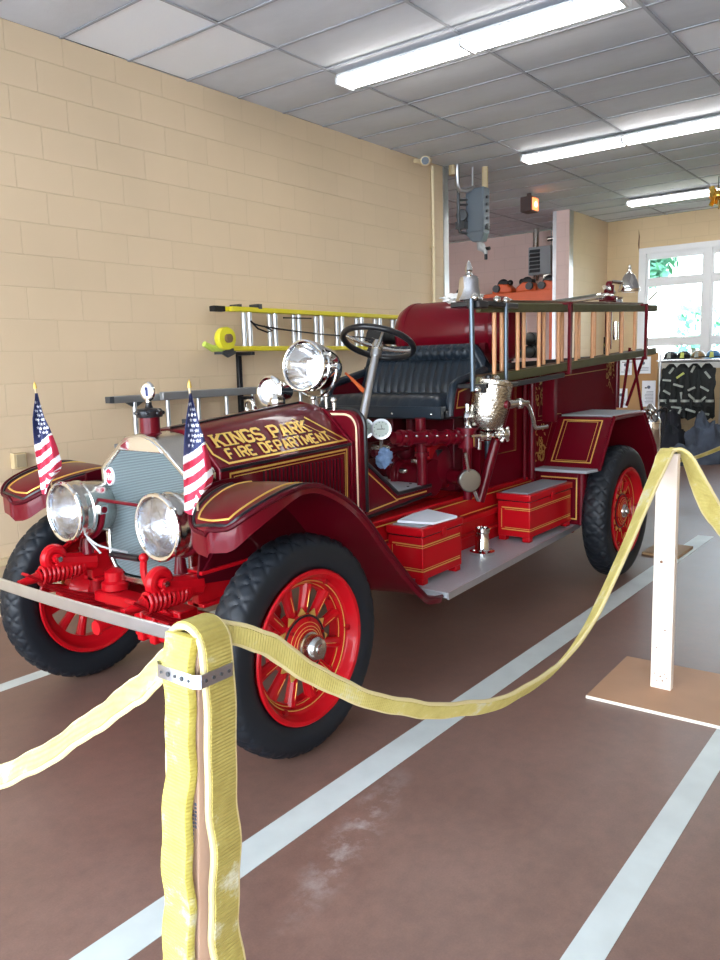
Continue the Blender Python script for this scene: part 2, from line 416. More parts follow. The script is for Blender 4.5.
# walls: left wall in two lengths with an opening to the next bay between them
XO0, XO1 = 7.955, 11.36
struct('wall_left', B().bb(XF, XO0, YW, YW + .3, 0, ZC), TANX)
struct('wall_left_rear', B().bb(XO1, XW, YW, YW + .23, 0, ZC), TANX)
struct('wall_next_bay', B().bb(XF, XW, YB, YB + .2, 0, ZC), PINKX)
struct('wall_right', B().bb(XF, XW, YR - .2, YR, 0, ZC), TANX)
b = B(); b.bb(XF - .2, XF, YR, YB, 3.35, ZC); b.bb(XF - .2, XF, YW - .1, YW + .4, 0, ZC); b.bb(XF - .2, XF, YR, YR + .6, 0, ZC); b.bb(XF - .2, XF, .2 - .2 - .6, .2 - .2 - .2, 0, ZC)
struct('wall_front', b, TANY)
# far wall with the window opening (y 1.2..4.31, z 1.42..3.21) and a glazed rear door further right
WY0, WY1, WZ0, WZ1 = 1.6, 4.31, 1.40, 3.21
DY0, DY1, DZ = -4.2, .2, 3.0
b = B(); b.bb(XW, XW + .25, WY1, YW + .3, 0, ZC); b.bb(XW, XW + .25, WY0, WY1, 0, WZ0); b.bb(XW, XW + .25, WY0, WY1, WZ1, ZC)
b.bb(XW, XW + .25, DY1, WY0, 0, ZC); b.bb(XW, XW + .25, DY0, DY1, DZ, ZC); b.bb(XW, XW + .25, YR, DY0, 0, ZC)
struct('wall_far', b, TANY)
struct('wall_far_next_bay', B().bb(XW, XW + .25, YW + .3, YB, 0, ZC), PINKY)
# steel corner guards and the tan crack filler
struct('trim_5', B().bb(XO0 - .09, XO0 + .012, YW - .012, YW + .31, 0, ZC), STEEL, bevel=.004)
struct('trim_6', B().bb(XO1 - .004, XO1 + .145, YW - .012, YW - .0005, 0, ZC), STEEL, bevel=.004)
struct('trim_7', B().bb(XO1 - .012, XO1 - .0005, YW - .012, YW + .242, 0, ZC), PINKY, bevel=.004)
b = B(); b.tube([(XW - .004, 4.335, 3.18), (XW - .004, 4.345, 3.3), (XW - .004, 4.338, 3.42), (XW - .004, 4.35, 3.52)], [.004, .012, .009, .002], 6)
struct('trim_8', b, pm('crack_filler', (.20, .12, .07), .9))
struct('baseboard_left', B().bb(XF, XO0 - .1, YW - .06, YW - .0005, .34, .385), CREAMPAINT, bevel=.005)

# window in the far wall
win = struct('window_1', B().bb(XW - .03, XW + .08, WY0 - .02, WY1 + .02, WZ1 - .07, WZ1 + .02).bb(XW - .03, XW + .08, WY1 - .09, WY1 + .02, WZ0, WZ1 - .07).bb(XW - .03, XW + .08, WY0 - .02, WY0 + .09, WZ0, WZ1 - .07).bb(XW - .06, XW + .08, WY0 - .05, WY1 + .05, WZ0 - .06, WZ0 + .02), WHITE, bevel=.006)
for (y1, y0) in ((4.215, 3.345), (3.235, 2.365), (2.255, 1.70)):
    b = B()
    for za, zb in ((2.73, 3.08), (1.80, 2.66), (1.42, 1.73)):
        t = .032
        b.bb(XW + .0, XW + .06, y0, y1, za, za + t); b.bb(XW + .0, XW + .06, y0, y1, zb - t, zb); b.bb(XW + .0, XW + .06, y0, y0 + t, za + t, zb - t); b.bb(XW + .0, XW + .06, y1 - t, y1, za + t, zb - t)
    b.bb(XW + .005, XW + .055, y0, y1, 2.66, 2.73); b.bb(XW + .005, XW + .055, y0, y1, 1.73, 1.80); b.bb(XW + .005, XW + .055, y0, y1, 3.08, 3.145)
    fr = obj('window_frame', b, WHITE, win, bevel=.004)
    g = B(); g.bb(XW + .028, XW + .034, y0 + .01, y1 - .01, 1.43, 3.075); obj('glass', g, GLASS, fr)
b = B()
for y in (3.29, 2.31): b.bb(XW - .02, XW + .07, y - .055, y + .055, WZ0 + .02, WZ1 - .07)
obj('mullion', b, WHITE, win, bevel=.004)
# panelled rear bay door right of the photograph's frame
dr = struct('door_1', B().bb(XW + .05, XW + .12, DY0, DY1, 0, .12).bb(XW + .05, XW + .12, DY0, DY1, DZ - .08, DZ), WHITE)
b = B()
for k in range(5):
    y = lerp(DY0 + .04, DY1 - .04, k / 4); b.bb(XW + .05, XW + .12, y - .04, y + .04, .12, DZ - .08)
for z in (.75, 1.5, 2.25): b.bb(XW + .055, XW + .115, DY0, DY1, z - .035, z + .035)
obj('door_rails', b, WHITE, dr)
obj('door_panels', B().bb(XW + .08, XW + .10, DY0, DY1, .12, DZ - .08), LTGREY, dr)

# ---------------------------------------------------------------- ceiling: lay-in panels in a bar grid
def ceilmat(name, c, v):
    m, nt, b = newmat(name)
    tc = nt.nodes.new('ShaderNodeTexCoord'); n = nt.nodes.new('ShaderNodeTexNoise'); n.inputs['Scale'].default_value = 1.6; n.inputs['Detail'].default_value = 6; n.inputs['Roughness'].default_value = .65
    mp = nt.nodes.new('ShaderNodeMapping'); mp.inputs['Scale'].default_value = (1.0, .45, 1); nt.links.new(tc.outputs['Object'], mp.inputs['Vector']); nt.links.new(mp.outputs[0], n.inputs['Vector'])
    r = nt.nodes.new('ShaderNodeValToRGB'); r.color_ramp.elements[0].position = .3; r.color_ramp.elements[1].position = .72
    r.color_ramp.elements[0].color = (*[x * (1 - v) for x in c], 1); r.color_ramp.elements[1].color = (*[x * (1 + v) for x in c], 1)
    nt.links.new(n.outputs['Fac'], r.inputs['Fac']); nt.links.new(r.outputs['Color'], b.inputs['Base Color'])
    n2 = nt.nodes.new('ShaderNodeTexNoise'); n2.inputs['Scale'].default_value = 120; nt.links.new(tc.outputs['Object'], n2.inputs['Vector'])
    bp = nt.nodes.new('ShaderNodeBump'); bp.inputs['Strength'].default_value = .25; bp.inputs['Distance'].default_value = .004; nt.links.new(n2.outputs['Fac'], bp.inputs['Height']); nt.links.new(bp.outputs['Normal'], b.inputs['Normal'])
    b.inputs['Roughness'].default_value = .8; return m
C_OLD = ceilmat('aged_ceiling_panel', (.65, .665, .70), .11); C_NEW = ceilmat('new_white_ceiling_panel', (.94, .955, .985), .02)
C_BAR = pm('ceiling_bar', (.42, .43, .46), .9, spec=0)
GX0, GDX = 3.175, .5275; GY0, GDY = 4.85, 1.02
b = B(); cr_ = random.Random(3)
new = {(0, 0), (1, 0), (5, 3), (6, 3), (7, 3), (8, 2), (5, 4)}
def ystep(j): return 4.85 if j == 0 else (3.92 - (j - 1) * 1.07)
for i in range(-10, 19):
    for j in range(-5, 9):
        x0 = GX0 + i * GDX; x1 = min(x0 + GDX, XW); y1 = ystep(j) if j >= 0 else 4.85 + .93 * (-j); y0 = ystep(j + 1) if j >= 0 else 4.85 + .93 * (-j - 1)
        x0 = max(x0, XF); y0 = max(y0, YR); y1 = min(y1, YB)
        if x1 - x0 < .01 or y1 - y0 < .01: continue
        sag = 0 if (i, j) in new else cr_.uniform(.002, .013)
        ph = cr_.uniform(-.3, .3)
        b.mat(1 if (i, j) in new else 0)
        t1, t2 = cr_.uniform(-.004, .004), cr_.uniform(-.004, .004)
        b.grid(lambda u, v: V((lerp(x0, x1, u), lerp(y0, y1, v), ZC + .006 + t1 * (u - .5) + t2 * (v - .5) - sag * (math.sin(PI * u) * (.6 + .4 * math.sin(PI * v) + ph * (v - .5))))), 6, 6)
struct('ceiling', b, [C_OLD, C_NEW], smooth=60)
b = B()
i = -10
while GX0 + i * GDX < XW:
    x = GX0 + i * GDX
    if x > XF: b.bb(x - .011, x + .011, YR, YB, ZC - .006, ZC - .001)
    i += 1
for j in range(1, 9):
    y = ystep(j)
    if y > YR: b.bb(XF, XW, y - .011, y + .011, ZC - .0065, ZC - .0015)
for k in range(1, 5): y = 4.85 + .93 * k; b.bb(XF, XW, y - .011, y + .011, ZC - .0065, ZC - .0015)
struct('ceiling_grid', b, C_BAR)
struct('roof', B().bb(XF - .2, XW + .3, YR - .2, YB + .2, ZC + .03, ZC + .15), DARKGREY)
struct('trim_9', B().bb(XO1 - .016, XO1 - .0005, YW + .19, YW + .245, 0, ZC), STEEL)

# ---------------------------------------------------------------- fluorescent fittings
def fitting(x, y1, y0, label):
    t = thing('fluorescent_light', label, 'ceiling light', (x, (y0 + y1) / 2, ZC - .003), 'fluorescent ceiling lights')
    n = max(1, round((y1 - y0) / 1.06)); L = (y1 - y0) / n
    obj('housing', B().bb(x - .10, x + .10, y0, y1, ZC - .045, ZC - .024), WHITE, t, bevel=.004)
    for k in range(n): obj('hanger', B().bb(x - .02, x + .02, y0 + (k + .5) * L - .04, y0 + (k + .5) * L + .04, ZC - .0242, ZC - .003), WHITE, t)
    for k in range(n):
        a = y0 + k * L + .02; c = y0 + (k + 1) * L - .02
        prof = [(x - .095, ZC - .046), (x - .088, ZC - .080), (x - .06, ZC - .094), (x + .06, ZC - .094), (x + .088, ZC - .080), (x + .095, ZC - .046)]
        d = B().prism([(px, a, pz) for px, pz in prof], (0, c - a, 0)); obj('diffuser', d, TUBE, t, bevel=.006)
    for y in [y0 + k * L for k in range(n + 1)]: obj('end_cap', B().bb(x - .10, x + .10, y - .012, y + .012, ZC - .096, ZC - .045), WHITE, t, bevel=.004)
fitting(4.93, 3.89, 1.78, 'nearest long fluorescent ceiling light, above the hood of the engine')
fitting(8.03, 3.92, 1.80, 'middle fluorescent ceiling light, in front of the pale ceiling panel')
fitting(11.30, 3.95, 1.80, 'farthest fluorescent ceiling light, just before the far wall')
fitting(5.6, 8.9, 6.8, 'added fluorescent ceiling light in the next bay, unseen behind the tan wall')  # unseen fitting, added to brighten the pink wall of the next bay
fitting(8.6, 8.9, 6.8, 'added unseen fluorescent ceiling light in the next bay beyond the wall opening')  # second unseen fitting, added for more light in the next bay
# ================================================================ the fire engine
YC = 2.80
truck = thing('fire_engine', 'antique maroon open cab fire engine with gold lettered hood and red wheels', 'fire engine', (4.0, YC, 0))
def part(name, b, m, parent=None, **k): return obj(name, b, m, parent or truck, **k)
def my(y): return 2 * YC - y           # mirror across the centre line

# ---------------- chassis
b = B()
for y in (2.42, 3.15):
    s = -1 if y < YC else 1
    b.bb(2.0, 6.75, y - .02, y + .02, .60, .745); b.bb(2.0, 6.75, y - .05, y + .05, .735, .75); b.bb(2.0, 6.75, y - .05, y + .05, .60, .615)
    # dumb iron curving down to the eye
    P = smooth_path([(2.02, y, .69), (1.93, y, .705), (1.86, y, .72), (1.835, y, .735)], 5)
    b.tube(P, [lerp(.046, .036, k / (len(P) - 1)) for k in range(len(P))], 10)
for x in (2.3, 3.4, 4.6, 5.4, 6.6): b.bb(x - .04, x + .04, 2.42, 3.18, .61, .73)
part('chassis_frame', b, RED, bevel=.004)
for y in (2.42, 3.15):
    b = B(); b.tor((1.83, y, .742), (0, 1, 0), .040, .024, 20, 10); b.cyl((1.83, y - .045, .742), (1.83, y + .045, .742), .022, n=12)
    e = part('spring_eye', b, RED)
    b = B(); b.cyl((1.83, y - .052, .742), (1.83, y + .052, .742), .012, n=10); part('eye_pin', b, NICKEL, e)
    # coil buffer spring with its rod running forward to the bumper
    b = B(); pts = []
    for k in range(181):
        t = k / 180; a = t * 2 * PI * 9; x = lerp(1.94, 1.755, t); pts.append((x, y + .036 * math.cos(a), .676 + .036 * math.sin(a)))
    b.tube(pts, .0085, 6); sp = part('bumper_spring', b, RED)
    b = B(); b.cyl((2.03, y, .68), (1.66, y, .665), .015, n=12); b.cyl((1.955, y, .68), (1.94, y, .68), .044, n=18); b.cyl((1.755, y, .675), (1.75, y, .675), .030, n=18); b.cyl((1.75, y, .674), (1.665, y, .665), .024, .014, n=14)
    part('spring_rod', b, RED, sp)
    # leaf spring
    b = B()
    for q in range(6):
        L = .52 - q * .075
        P = [V((2.21 + L * t, y, .44 + q * .013 - .02 + .16 * (abs(t)) ** 2 * (L / .52))) for t in [k / 12 * 2 - 1 for k in range(13)]]
        P = [V((p.x, p.y, .70 - q * .013 - .20 * (1 - ((p.x - 2.21) / .52) ** 2))) for p in P]
        b.ribbon(P, (0, .055, 0), .012)
    b.bb(2.17, 2.25, y - .035, y + .035, .40, .53); part('leaf_spring', b, RED_D)
# bumper bar, plain galvanised flat
b = B(); P = [(1.655 - .02 * math.sin(PI * k / 12), lerp(2.05, 3.62, k / 12), .655) for k in range(13)]
b.ribbon([V(p) - V((0, 0, .010 * (1 - k / 12))) for k, p in enumerate(P)], (0, 0, .054), .010); part('bumper', b, GALV, bevel=.002)
# front axle, tie rod, steering box
b = B(); P = smooth_path([(2.2, 2.16, .44), (2.2, 2.26, .43), (2.2, 2.40, .37), (2.2, 2.8, .35), (2.2, 3.2, .37), (2.2, 3.34, .43), (2.2, 3.44, .44)], 5); b.tube(P, .038, 10)
for y in (2.19, 3.41): b.cyl((2.2, y, .33), (2.2, y, .56), .035, n=14); b.sph((2.2, y, .57), .04, 12)
part('front_axle', b, RED_D)
b = B(); b.cyl((2.36, 2.24, .40), (2.36, 3.36, .40), .016, n=10); b.cyl((2.36, 2.24, .40), (2.22, 2.19, .42), .022, n=10); b.cyl((2.36, 3.36, .40), (2.22, 3.41, .42), .022, n=10); part('tie_rod', b, RED_D)
b = B(); b.bb(1.98, 2.08, 2.50, 3.10, .515, .565); b.bb(1.93, 2.05, 2.54, 2.74, .44, .56); b.bb(1.91, 2.0, 2.58, 2.62, .43, .57); b.bb(1.91, 2.0, 2.66, 2.70, .43, .57)
part('front_crossmember', b, RED, bevel=.008)
b = B(); b.lathe([(0, -.06), (.052, -.06), (.052, 0), (.062, .005), (.062, .035), (.046, .045), (.046, .085), (.02, .1), (0, .1)], (2.05, 3.03, .565), (0, 0, 1), 20); part('starter_gear_case', b, RED)
b = B(); b.cyl((2.0, YC, .52), (1.80, YC, .50), .022, n=14); b.cyl((1.80, YC, .50), (1.785, YC, .50), .03, n=14); part('crank_snout', b, RED)
# crank lever with black handle in front of the radiator
b = B(); b.tube(smooth_path([(1.97, 2.56, .55), (1.95, 2.60, .60), (1.945, 2.665, .70), (1.95, 2.67, .775)], 4), .015, 8); b.sph((1.95, 2.67, .78), .021, 10)
cl = part('crank_lever', b, RED); b = B(); b.cyl((1.945, 2.69, .775), (1.975, 2.93, .755), .014, n=10); part('grip', b, BLACK, cl)

# ---------------- radiator
XR0, XR1 = 2.062, 2.225
def rad_outline(d=0., crown=0.):
    hw = .297 - d
    pts = [(-hw, .715), (-hw, 1.122 - d * .4)]
    A = [(-.15 + d * .3, 1.235 - d + crown), (-.10, 1.268 - d + crown), (0, 1.282 - d + crown), (.10, 1.268 - d + crown), (.15 - d * .3, 1.235 - d + crown)]
    pts += A + [(hw, 1.122 - d * .4), (hw, .715), (.25 - d * .7, .640 + d * .8), (.19 - d * .5, .607 + d), (-.19 + d * .5, .607 + d), (-.25 + d * .7, .640 + d * .8)]
    return pts
def ringpoly(x, pts): return [V((x, YC + p[0], p[1])) for p in pts]
b = B(); o0 = rad_outline(); i0 = rad_outline(.028)
n = len(o0); vs = ringpoly(XR0, o0) + ringpoly(XR1, o0) + ringpoly(XR0, i0) + ringpoly(XR0 + .03, i0); fs = []
for k in range(n):
    j = (k + 1) % n
    fs += [(k, j, n + j, n + k), (k, 2 * n + k, 2 * n + j, j), (2 * n + k, 3 * n + k, 3 * n + j, 2 * n + j)]
b.add(vs, fs); b.poly(ringpoly(XR1, o0))
rad = part('radiator', b, NICKEL, bevel=.007)
def coremat():
    m, nt, bs = newmat('radiator_core'); tc = nt.nodes.new('ShaderNodeTexCoord')
    w1 = nt.nodes.new('ShaderNodeTexWave'); w1.bands_direction = 'Z'; w1.inputs['Scale'].default_value = 45; w2 = nt.nodes.new('ShaderNodeTexWave'); w2.bands_direction = 'Y'; w2.inputs['Scale'].default_value = 60
    nt.links.new(tc.outputs['Object'], w1.inputs['Vector']); nt.links.new(tc.outputs['Object'], w2.inputs['Vector'])
    mu = nt.nodes.new('ShaderNodeMath'); mu.operation = 'MULTIPLY_ADD'; mu.inputs[1].default_value = .35; nt.links.new(w2.outputs['Fac'], mu.inputs[0]); nt.links.new(w1.outputs['Fac'], mu.inputs[2])
    r = nt.nodes.new('ShaderNodeValToRGB'); r.color_ramp.elements[0].color = (.05, .075, .085, 1); r.color_ramp.elements[1].color = (.22, .28, .29, 1); r.color_ramp.elements[0].position = .2; r.color_ramp.elements[1].position = 1
    nt.links.new(mu.outputs[0], r.inputs['Fac']); nt.links.new(r.outputs['Color'], bs.inputs['Base Color'])
    bp = nt.nodes.new('ShaderNodeBump'); bp.inputs['Strength'].default_value = .6; bp.inputs['Distance'].default_value = .006; nt.links.new(mu.outputs[0], bp.inputs['Height']); nt.links.new(bp.outputs['Normal'], bs.inputs['Normal'])
    bs.inputs['Roughness'].default_value = .45; bs.inputs['Metallic'].default_value = .2; return m
core = [(-.268, .73), (-.268, 1.112), (-.155, 1.205), (.155, 1.205), (.268, 1.112), (.268, .73), (.235, .672), (.175, .642), (-.175, .642), (-.235, .672)]
part('core', B().prism(ringpoly(XR0 + .012, core), (.05, 0, 0)), coremat(), rad, smooth=0)
b = B(); tk = [(-.155, 1.208)] + [(p[0], p[1]) for p in rad_outline(.02)[2:7]] + [(.155, 1.208)]
b.prism(ringpoly(XR0 - .004, [(-.16, 1.203), (-.135, 1.23), (-.07, 1.262), (0, 1.27), (.07, 1.262), (.135, 1.23), (.16, 1.203)]), (.03, 0, 0)); part('header_tank', b, CHROME, rad, bevel=.006)
# round badge
b = B(); bc = V((XR0 + .004, 3.035, 1.082)); ov = Matrix.Diagonal((1, .82, 1.18)).to_4x4(); T = Matrix.Translation(bc) @ ov @ Matrix.Translation(-bc); b.xf = T
b.cyl(bc + V((.01, 0, 0)), bc + V((-.004, 0, 0)), .034, n=28)
bd = part('badge', b, FLAGWHITE, rad)
b = B(); b.xf = T; b.cyl(bc, bc + V((-.0055, 0, 0)), .029, n=28)
part('badge_field', b, FLAGRED, bd)
b = B(); x = bc.x - .0075
b.bb(x, x + .003, bc.y - .022, bc.y + .022, bc.z - .005, bc.z + .005)
for dy in (-.0165, 0, .0165): b.bb(x, x + .003, bc.y + dy - .0035, bc.y + dy + .0035, bc.z - .016, bc.z + .016)
part('monogram', b, FLAGWHITE, bd)
# filler neck and temperature gauge
b = B(); c = (2.125, YC, 1.262); b.lathe([(.055, 0), (.055, .012), (.043, .018), (.043, .085), (.05, .09), (0, .09)], c, (0, 0, 1), 24); nk = part('filler_neck', b, MAROON, rad)
b = B(); b.lathe([(.0, .086), (.054, .086), (.058, .096), (.058, .112), (.05, .122), (.018, .126), (.013, .14), (.013, .15), (0, .15)], c, (0, 0, 1), 24)
for k in range(8): b.sph((c[0] + .058 * math.cos(k * PI / 4), YC + .058 * math.sin(k * PI / 4), c[2] + .104), .009, 8)
part('filler_cap', b, BLACK, rad)
b = B(); g = V((2.125, YC, 1.458)); b.cyl((2.125, YC, 1.40), (2.125, YC, 1.43), .012, n=12); b.tor(g, (1, 0, 0), .034, .010, 28, 10); b.cyl(g + V((.012, 0, 0)), g + V((-.006, 0, 0)), .034, n=24); tg = part('temperature_gauge', b, CHROME, rad)
b = B(); b.cyl(g + V((-.006, 0, 0)), g + V((-.0085, 0, 0)), .031, n=24); dl = part('dial', b, FLAGWHITE, tg)
b = B(); b.bb(g.x - .0105, g.x - .008, g.y - .012, g.y + .004, g.z - .02, g.z + .018); b.sph((g.x - .009, g.y + .003, g.z + .012), .008, 8, (.3, 1, 1)); part('needle', b, FLAGBLUE, dl)

# ---------------- headlamps
def headlamp(y):
    s = V((1.885, y, .940))
    b = B(); prof = [(r_ * 1.06, h_) for r_, h_ in [(0, .215), (.06, .212), (.100, .202), (.114, .175), (.117, .10), (.117, .085), (.124, .08), (.124, .068), (.118, .063), (.118, .045), (.123, .04), (.123, .03), (.119, .02), (.121, .0)]]
    b.lathe(prof, s, (1, 0, 0), 40); h = part('headlamp', b, NICKEL)
    b = B(); b.tor(s, (1, 0, 0), .127, .0105, 40, 10); part('lamp_rim', b, CHROME, h)
    b = B(); b.lathe([(0, .085), (.045, .075), (.085, .05), (.108, .018), (.120, -.002)], s, (1, 0, 0), 40); b.sph(s + V((.05, 0, 0)), .02, 10); part('reflector', b, LAMPGLASS_IN, h)
    b = B(); b.lathe([(0, -.020), (.05, -.017), (.09, -.011), (.120, 0), (.120, .004), (0, -.016)], s, (1, 0, 0), 40); part('lens', b, LENS, h)
    b = B()   # forked bracket under the lamp
    b.tube(arc((1.985, y, .948), (0, 1, 0), (0, 0, -1), .138, .05, PI - .05, 20), .012, 8); b.cyl((1.985, y, .815), (1.985, y, .735), .018, .028, n=14)
    for sy in (-1, 1): b.cyl((1.985, y + sy * .115, .948), (1.985, y + sy * .152, .948), .015, n=10)
    part('lamp_fork', b, MAROON, h)
    b = B(); b.cyl((1.96, y + .005, .832), (1.90, y + .01, .820), .010, n=10); b.bb(1.965, 2.005, y - .15, y - .118, .93, .968); part('hinge', b, CHROME, h)
headlamp(2.48); headlamp(3.125)
b = B(); b.cyl((1.985, 2.475, .99), (1.985, 3.125, .99), .008, n=8)
part('lamp_tie_bar', b, MAROON)
b = B(); b.tube(smooth_path([(2.0, 3.05, .74), (1.95, 3.09, .83), (1.92, 3.06, .86), (1.94, 2.98, .80), (2.05, 2.92, .75)], 6), .005, 6); part('lamp_wire', b, pm('grey_wire', (.5, .5, .5), .5))

# ---------------- hood
HX0, HX1 = 2.235, 3.08
def hoodpt(k, t):   # section point k along the length t
    y0, y1, z0, z1 = [(2.505, 2.47, .76, .80), (2.49, 2.462, 1.125, 1.156), (2.63, 2.625, 1.262, 1.3155), (2.68, 2.675, 1.283, 1.349), (2.80, 2.80, 1.288, 1.354)][k]
    return V((lerp(HX0, HX1, t), lerp(y0, y1, t), lerp(z0, z1, t)))
def mir(p): return V((p.x, 2 * YC - p.y, p.z))
secA = [hoodpt(k, 0) for k in range(5)] + [mir(hoodpt(k, 0)) for k in (3, 2, 1, 0)]
secB = [hoodpt(k, 1) for k in range(5)] + [mir(hoodpt(k, 1)) for k in (3, 2, 1, 0)]
b = B(); n = len(secA); vs = secA + secB; fs = [(k, k + 1, n + k + 1, n + k) for k in range(n - 1)] + [tuple(range(n)), tuple(range(n, 2 * n))]
b.add(vs, fs)
hood = part('hood', b, MAROON, bevel=.008, bseg=3)
b = B()
for f in (lambda p: p, mir):
    P = [f(hoodpt(1, t / 10) + V((0, -.004, -.004))) for t in range(11)]; b.tube(P, .008, 6)
b.tube([hoodpt(4, t / 10) + V((0, 0, .003)) for t in range(11)], .006, 6)
part('hinge_bead', b, BLACK, hood)
def side(t, z, off=0.):     # on the near hood side
    a, c = hoodpt(0, t), hoodpt(1, t); k = (z - a.z) / (c.z - a.z); return V((a.x, lerp(a.y, c.y, k) - off, z))
sn = (hoodpt(0, 1) - hoodpt(0, 0)).cross(hoodpt(1, 0) - hoodpt(0, 0)).normalized(); sn = sn if sn.y < 0 else -sn
# louvres, pressed out of the lower hood side
b = B()
for k in range(22):
    t = .30 + k * .029
    if t > .93: break
    p0 = side(t, 1.092, .0); p1 = side(t, .88, .0)
    b.xf = None
    b.prism([p0, p0 + V((.014, 0, 0)), p0 + V((.003, -.013, -.008))], p1 - p0)
part('louvres', b, MAROON, hood)
b = B()
for k in range(22):
    t = .30 + k * .029 - .008
    if t > .945: break
    b.stripe([side(t, 1.090), side(t, .885)], sn, .011, lift=.003)
part('louvre_slot_shade', b, BLACK, hood)  # flat black strips paint in the shade of the louvre openings
b = B()
def ply(t, d): return side(t, hoodpt(1, t).z - d)
b.stripe([side(.06, .86), ply(.06, .026), ply(.965, .026), side(.965, .86)], sn, .009, lift=.004)
b.stripe([side(.085, .86), ply(.085, .042), ply(.95, .042), side(.95, .86)], sn, .004, lift=.004)
# border of the sloping upper panel
pa = [hoodpt(1, 0), hoodpt(1, 1), hoodpt(2, 1), hoodpt(2, 0)]
un = (pa[1] - pa[0]).cross(pa[3] - pa[0]).normalized(); un = un if un.z > 0 else -un
def up_(t, s): return hoodpt(1, t).lerp(hoodpt(2, t), s)
HB = [up_(.02, .95), up_(.02, .38), up_(.075, .10), up_(.935, .10), up_(.985, .20)]
b.stripe([up_(.015, .80), up_(.015, .42), up_(.07, .10), up_(.985, .10), up_(.80, .93)], un, .011, lift=.004)
b.stripe([up_(.925, .10), up_(.70, .96)], un, .005, lift=.004)
part('pinstripes', b, GOLD, hood)

# ---- lettering: stroke letters, one mesh per word line
LET = {  # polylines on a 1 x 1.6 cell
 'K': [[(0, 0), (0, 1.6)], [(1, 1.6), (.05, .7)], [(.35, .98), (1, 0)]], 'I': [[(.25, 0), (.25, 1.6)]], 'N': [[(0, 0), (0, 1.6)], [(0, 1.6), (1, 0)], [(1, 0), (1, 1.6)]],
 'G': [[(1, 1.25), (1, 1.4), (.8, 1.6), (.2, 1.6), (0, 1.4), (0, .2), (.2, 0), (.8, 0), (1, .2), (1, .75), (.55, .75)]],
 'S': [[(1, 1.25), (1, 1.4), (.8, 1.6), (.2, 1.6), (0, 1.4), (0, 1.1), (.2, .85), (.8, .75), (1, .5), (1, .2), (.8, 0), (.2, 0), (0, .2), (0, .35)]],
 'P': [[(0, 0), (0, 1.6)], [(0, 1.6), (.8, 1.6), (1, 1.4), (1, .95), (.8, .72), (0, .72)]], 'A': [[(0, 0), (.5, 1.6)], [(.5, 1.6), (1, 0)], [(.18, .5), (.82, .5)]],
 'R': [[(0, 0), (0, 1.6)], [(0, 1.6), (.8, 1.6), (1, 1.4), (1, .98), (.8, .78), (0, .78)], [(.55, .78), (1, 0)]], 'F': [[(0, 0), (0, 1.6)], [(0, 1.6), (.9, 1.6)], [(0, .82), (.7, .82)]],
 'E': [[(0, 0), (0, 1.6)], [(0, 1.6), (.9, 1.6)], [(0, .82), (.7, .82)], [(0, 0), (.9, 0)]], 'D': [[(0, 0), (0, 1.6), (.75, 1.6), (1, 1.35), (1, .25), (.75, 0), (0, 0)]],
 'T': [[(.5, 0), (.5, 1.6)], [(0, 1.6), (1, 1.6)]], 'M': [[(0, 0), (0, 1.6)], [(0, 1.6), (.6, .4)], [(.6, .4), (1.2, 1.6)], [(1.2, 1.6), (1.2, 0)]]}
WID = {'I': .5, 'M': 1.2}
def lettering(b, text, o, ex, ey, length, h, wst, serif, nrm, lift=.004, gap=.42):
    u = [WID.get(c, 1.) if c != ' ' else .55 for c in text]; tot = sum(u) + gap * (len(text) - 1); k = length / tot; x = 0
    for c, wd in zip(text, u):
        for pl in LET.get(c, []):
            P = [o + ex * ((x + p[0]) * k) + ey * (p[1] / 1.6 * h) for p in pl]
            b.stripe(P, nrm, wst, lift=lift)
        if serif and c in 'KINPARTFEM':
            feet = {'K': [0, 1], 'I': [.25], 'N': [0], 'P': [0], 'A': [0, 1], 'R': [0, 1]}.get(c, [0])
            tops = {'K': [0, 1], 'I': [.25], 'N': [0, 1], 'P': [0], 'R': [0]}.get(c, [])
            for f, yy in [(f, 0) for f in feet] + [(f, 1) for f in tops]:
                P = [o + ex * ((x + f - .32) * k) + ey * (yy * h), o + ex * ((x + f + .32) * k) + ey * (yy * h)]
                b.stripe(P, nrm, wst * .5, lift=lift)
        x += wd + gap
ex = (hoodpt(1, 1) - hoodpt(1, 0)).normalized(); ey = un.cross(ex).normalized(); ey = ey if ey.z > 0 else -ey
slope_h = (hoodpt(2, .5) - hoodpt(1, .5)).length
for shadow in (1, 0):
    b = B(); d = V((0, 0, 0)) if not shadow else (ex * .004 - ey * .003)
    lettering(b, 'FIRE DEPARTMENT', up_(.10, .20) + d, ex, ey, .655, .055, .0115, False, un, .004 if shadow else .0052)
    explode(part('lettering', b, GOLD if not shadow else BLACK, hood), 'lettering' if not shadow else 'lettering_shade', .012)
    b = B(); lettering(b, 'KINGS PARK', up_(.075, .58) + d, ex, ey, .58, .068, .0145, True, un, .004 if shadow else .0052)
    explode(part('lettering', b, GOLD if not shadow else BLACK, hood), 'lettering' if not shadow else 'lettering_shade', .012)

# ---------------- dash board plate with rounded top corners
DX = 3.10
def dash_outline(d=0.):
    y0, y1, zt, r = 2.415 + d, 3.185 - d, 1.318 - d, .085 - d * .5
    P = [V((DX, y0, .80)), V((DX, y0, zt - r))] + arc((DX, y0 + r, zt - r), (0, -1, 0), (0, 0, 1), r, 0, PI / 2, 8)[1:] + [V((DX, y1 - r, zt))] + arc((DX, y1 - r, zt - r), (0, 0, 1), (0, 1, 0), r, 0, PI / 2, 8)[1:] + [V((DX, y1, .80))]
    return P
dash = part('dash_board', B().prism(dash_outline(), (.045, 0, 0)), MAROON, bevel=.006)
b = B(); b.stripe(dash_outline(.018), (-1, 0, 0), .011, lift=.003); e = part('dash_pinstripe', b, CREAM, dash)
b = B(); b.tube([p + V((.045, 0, 0)) for p in dash_outline(-.002)], .011, 8); part('dash_moulding', b, BLACK, dash)
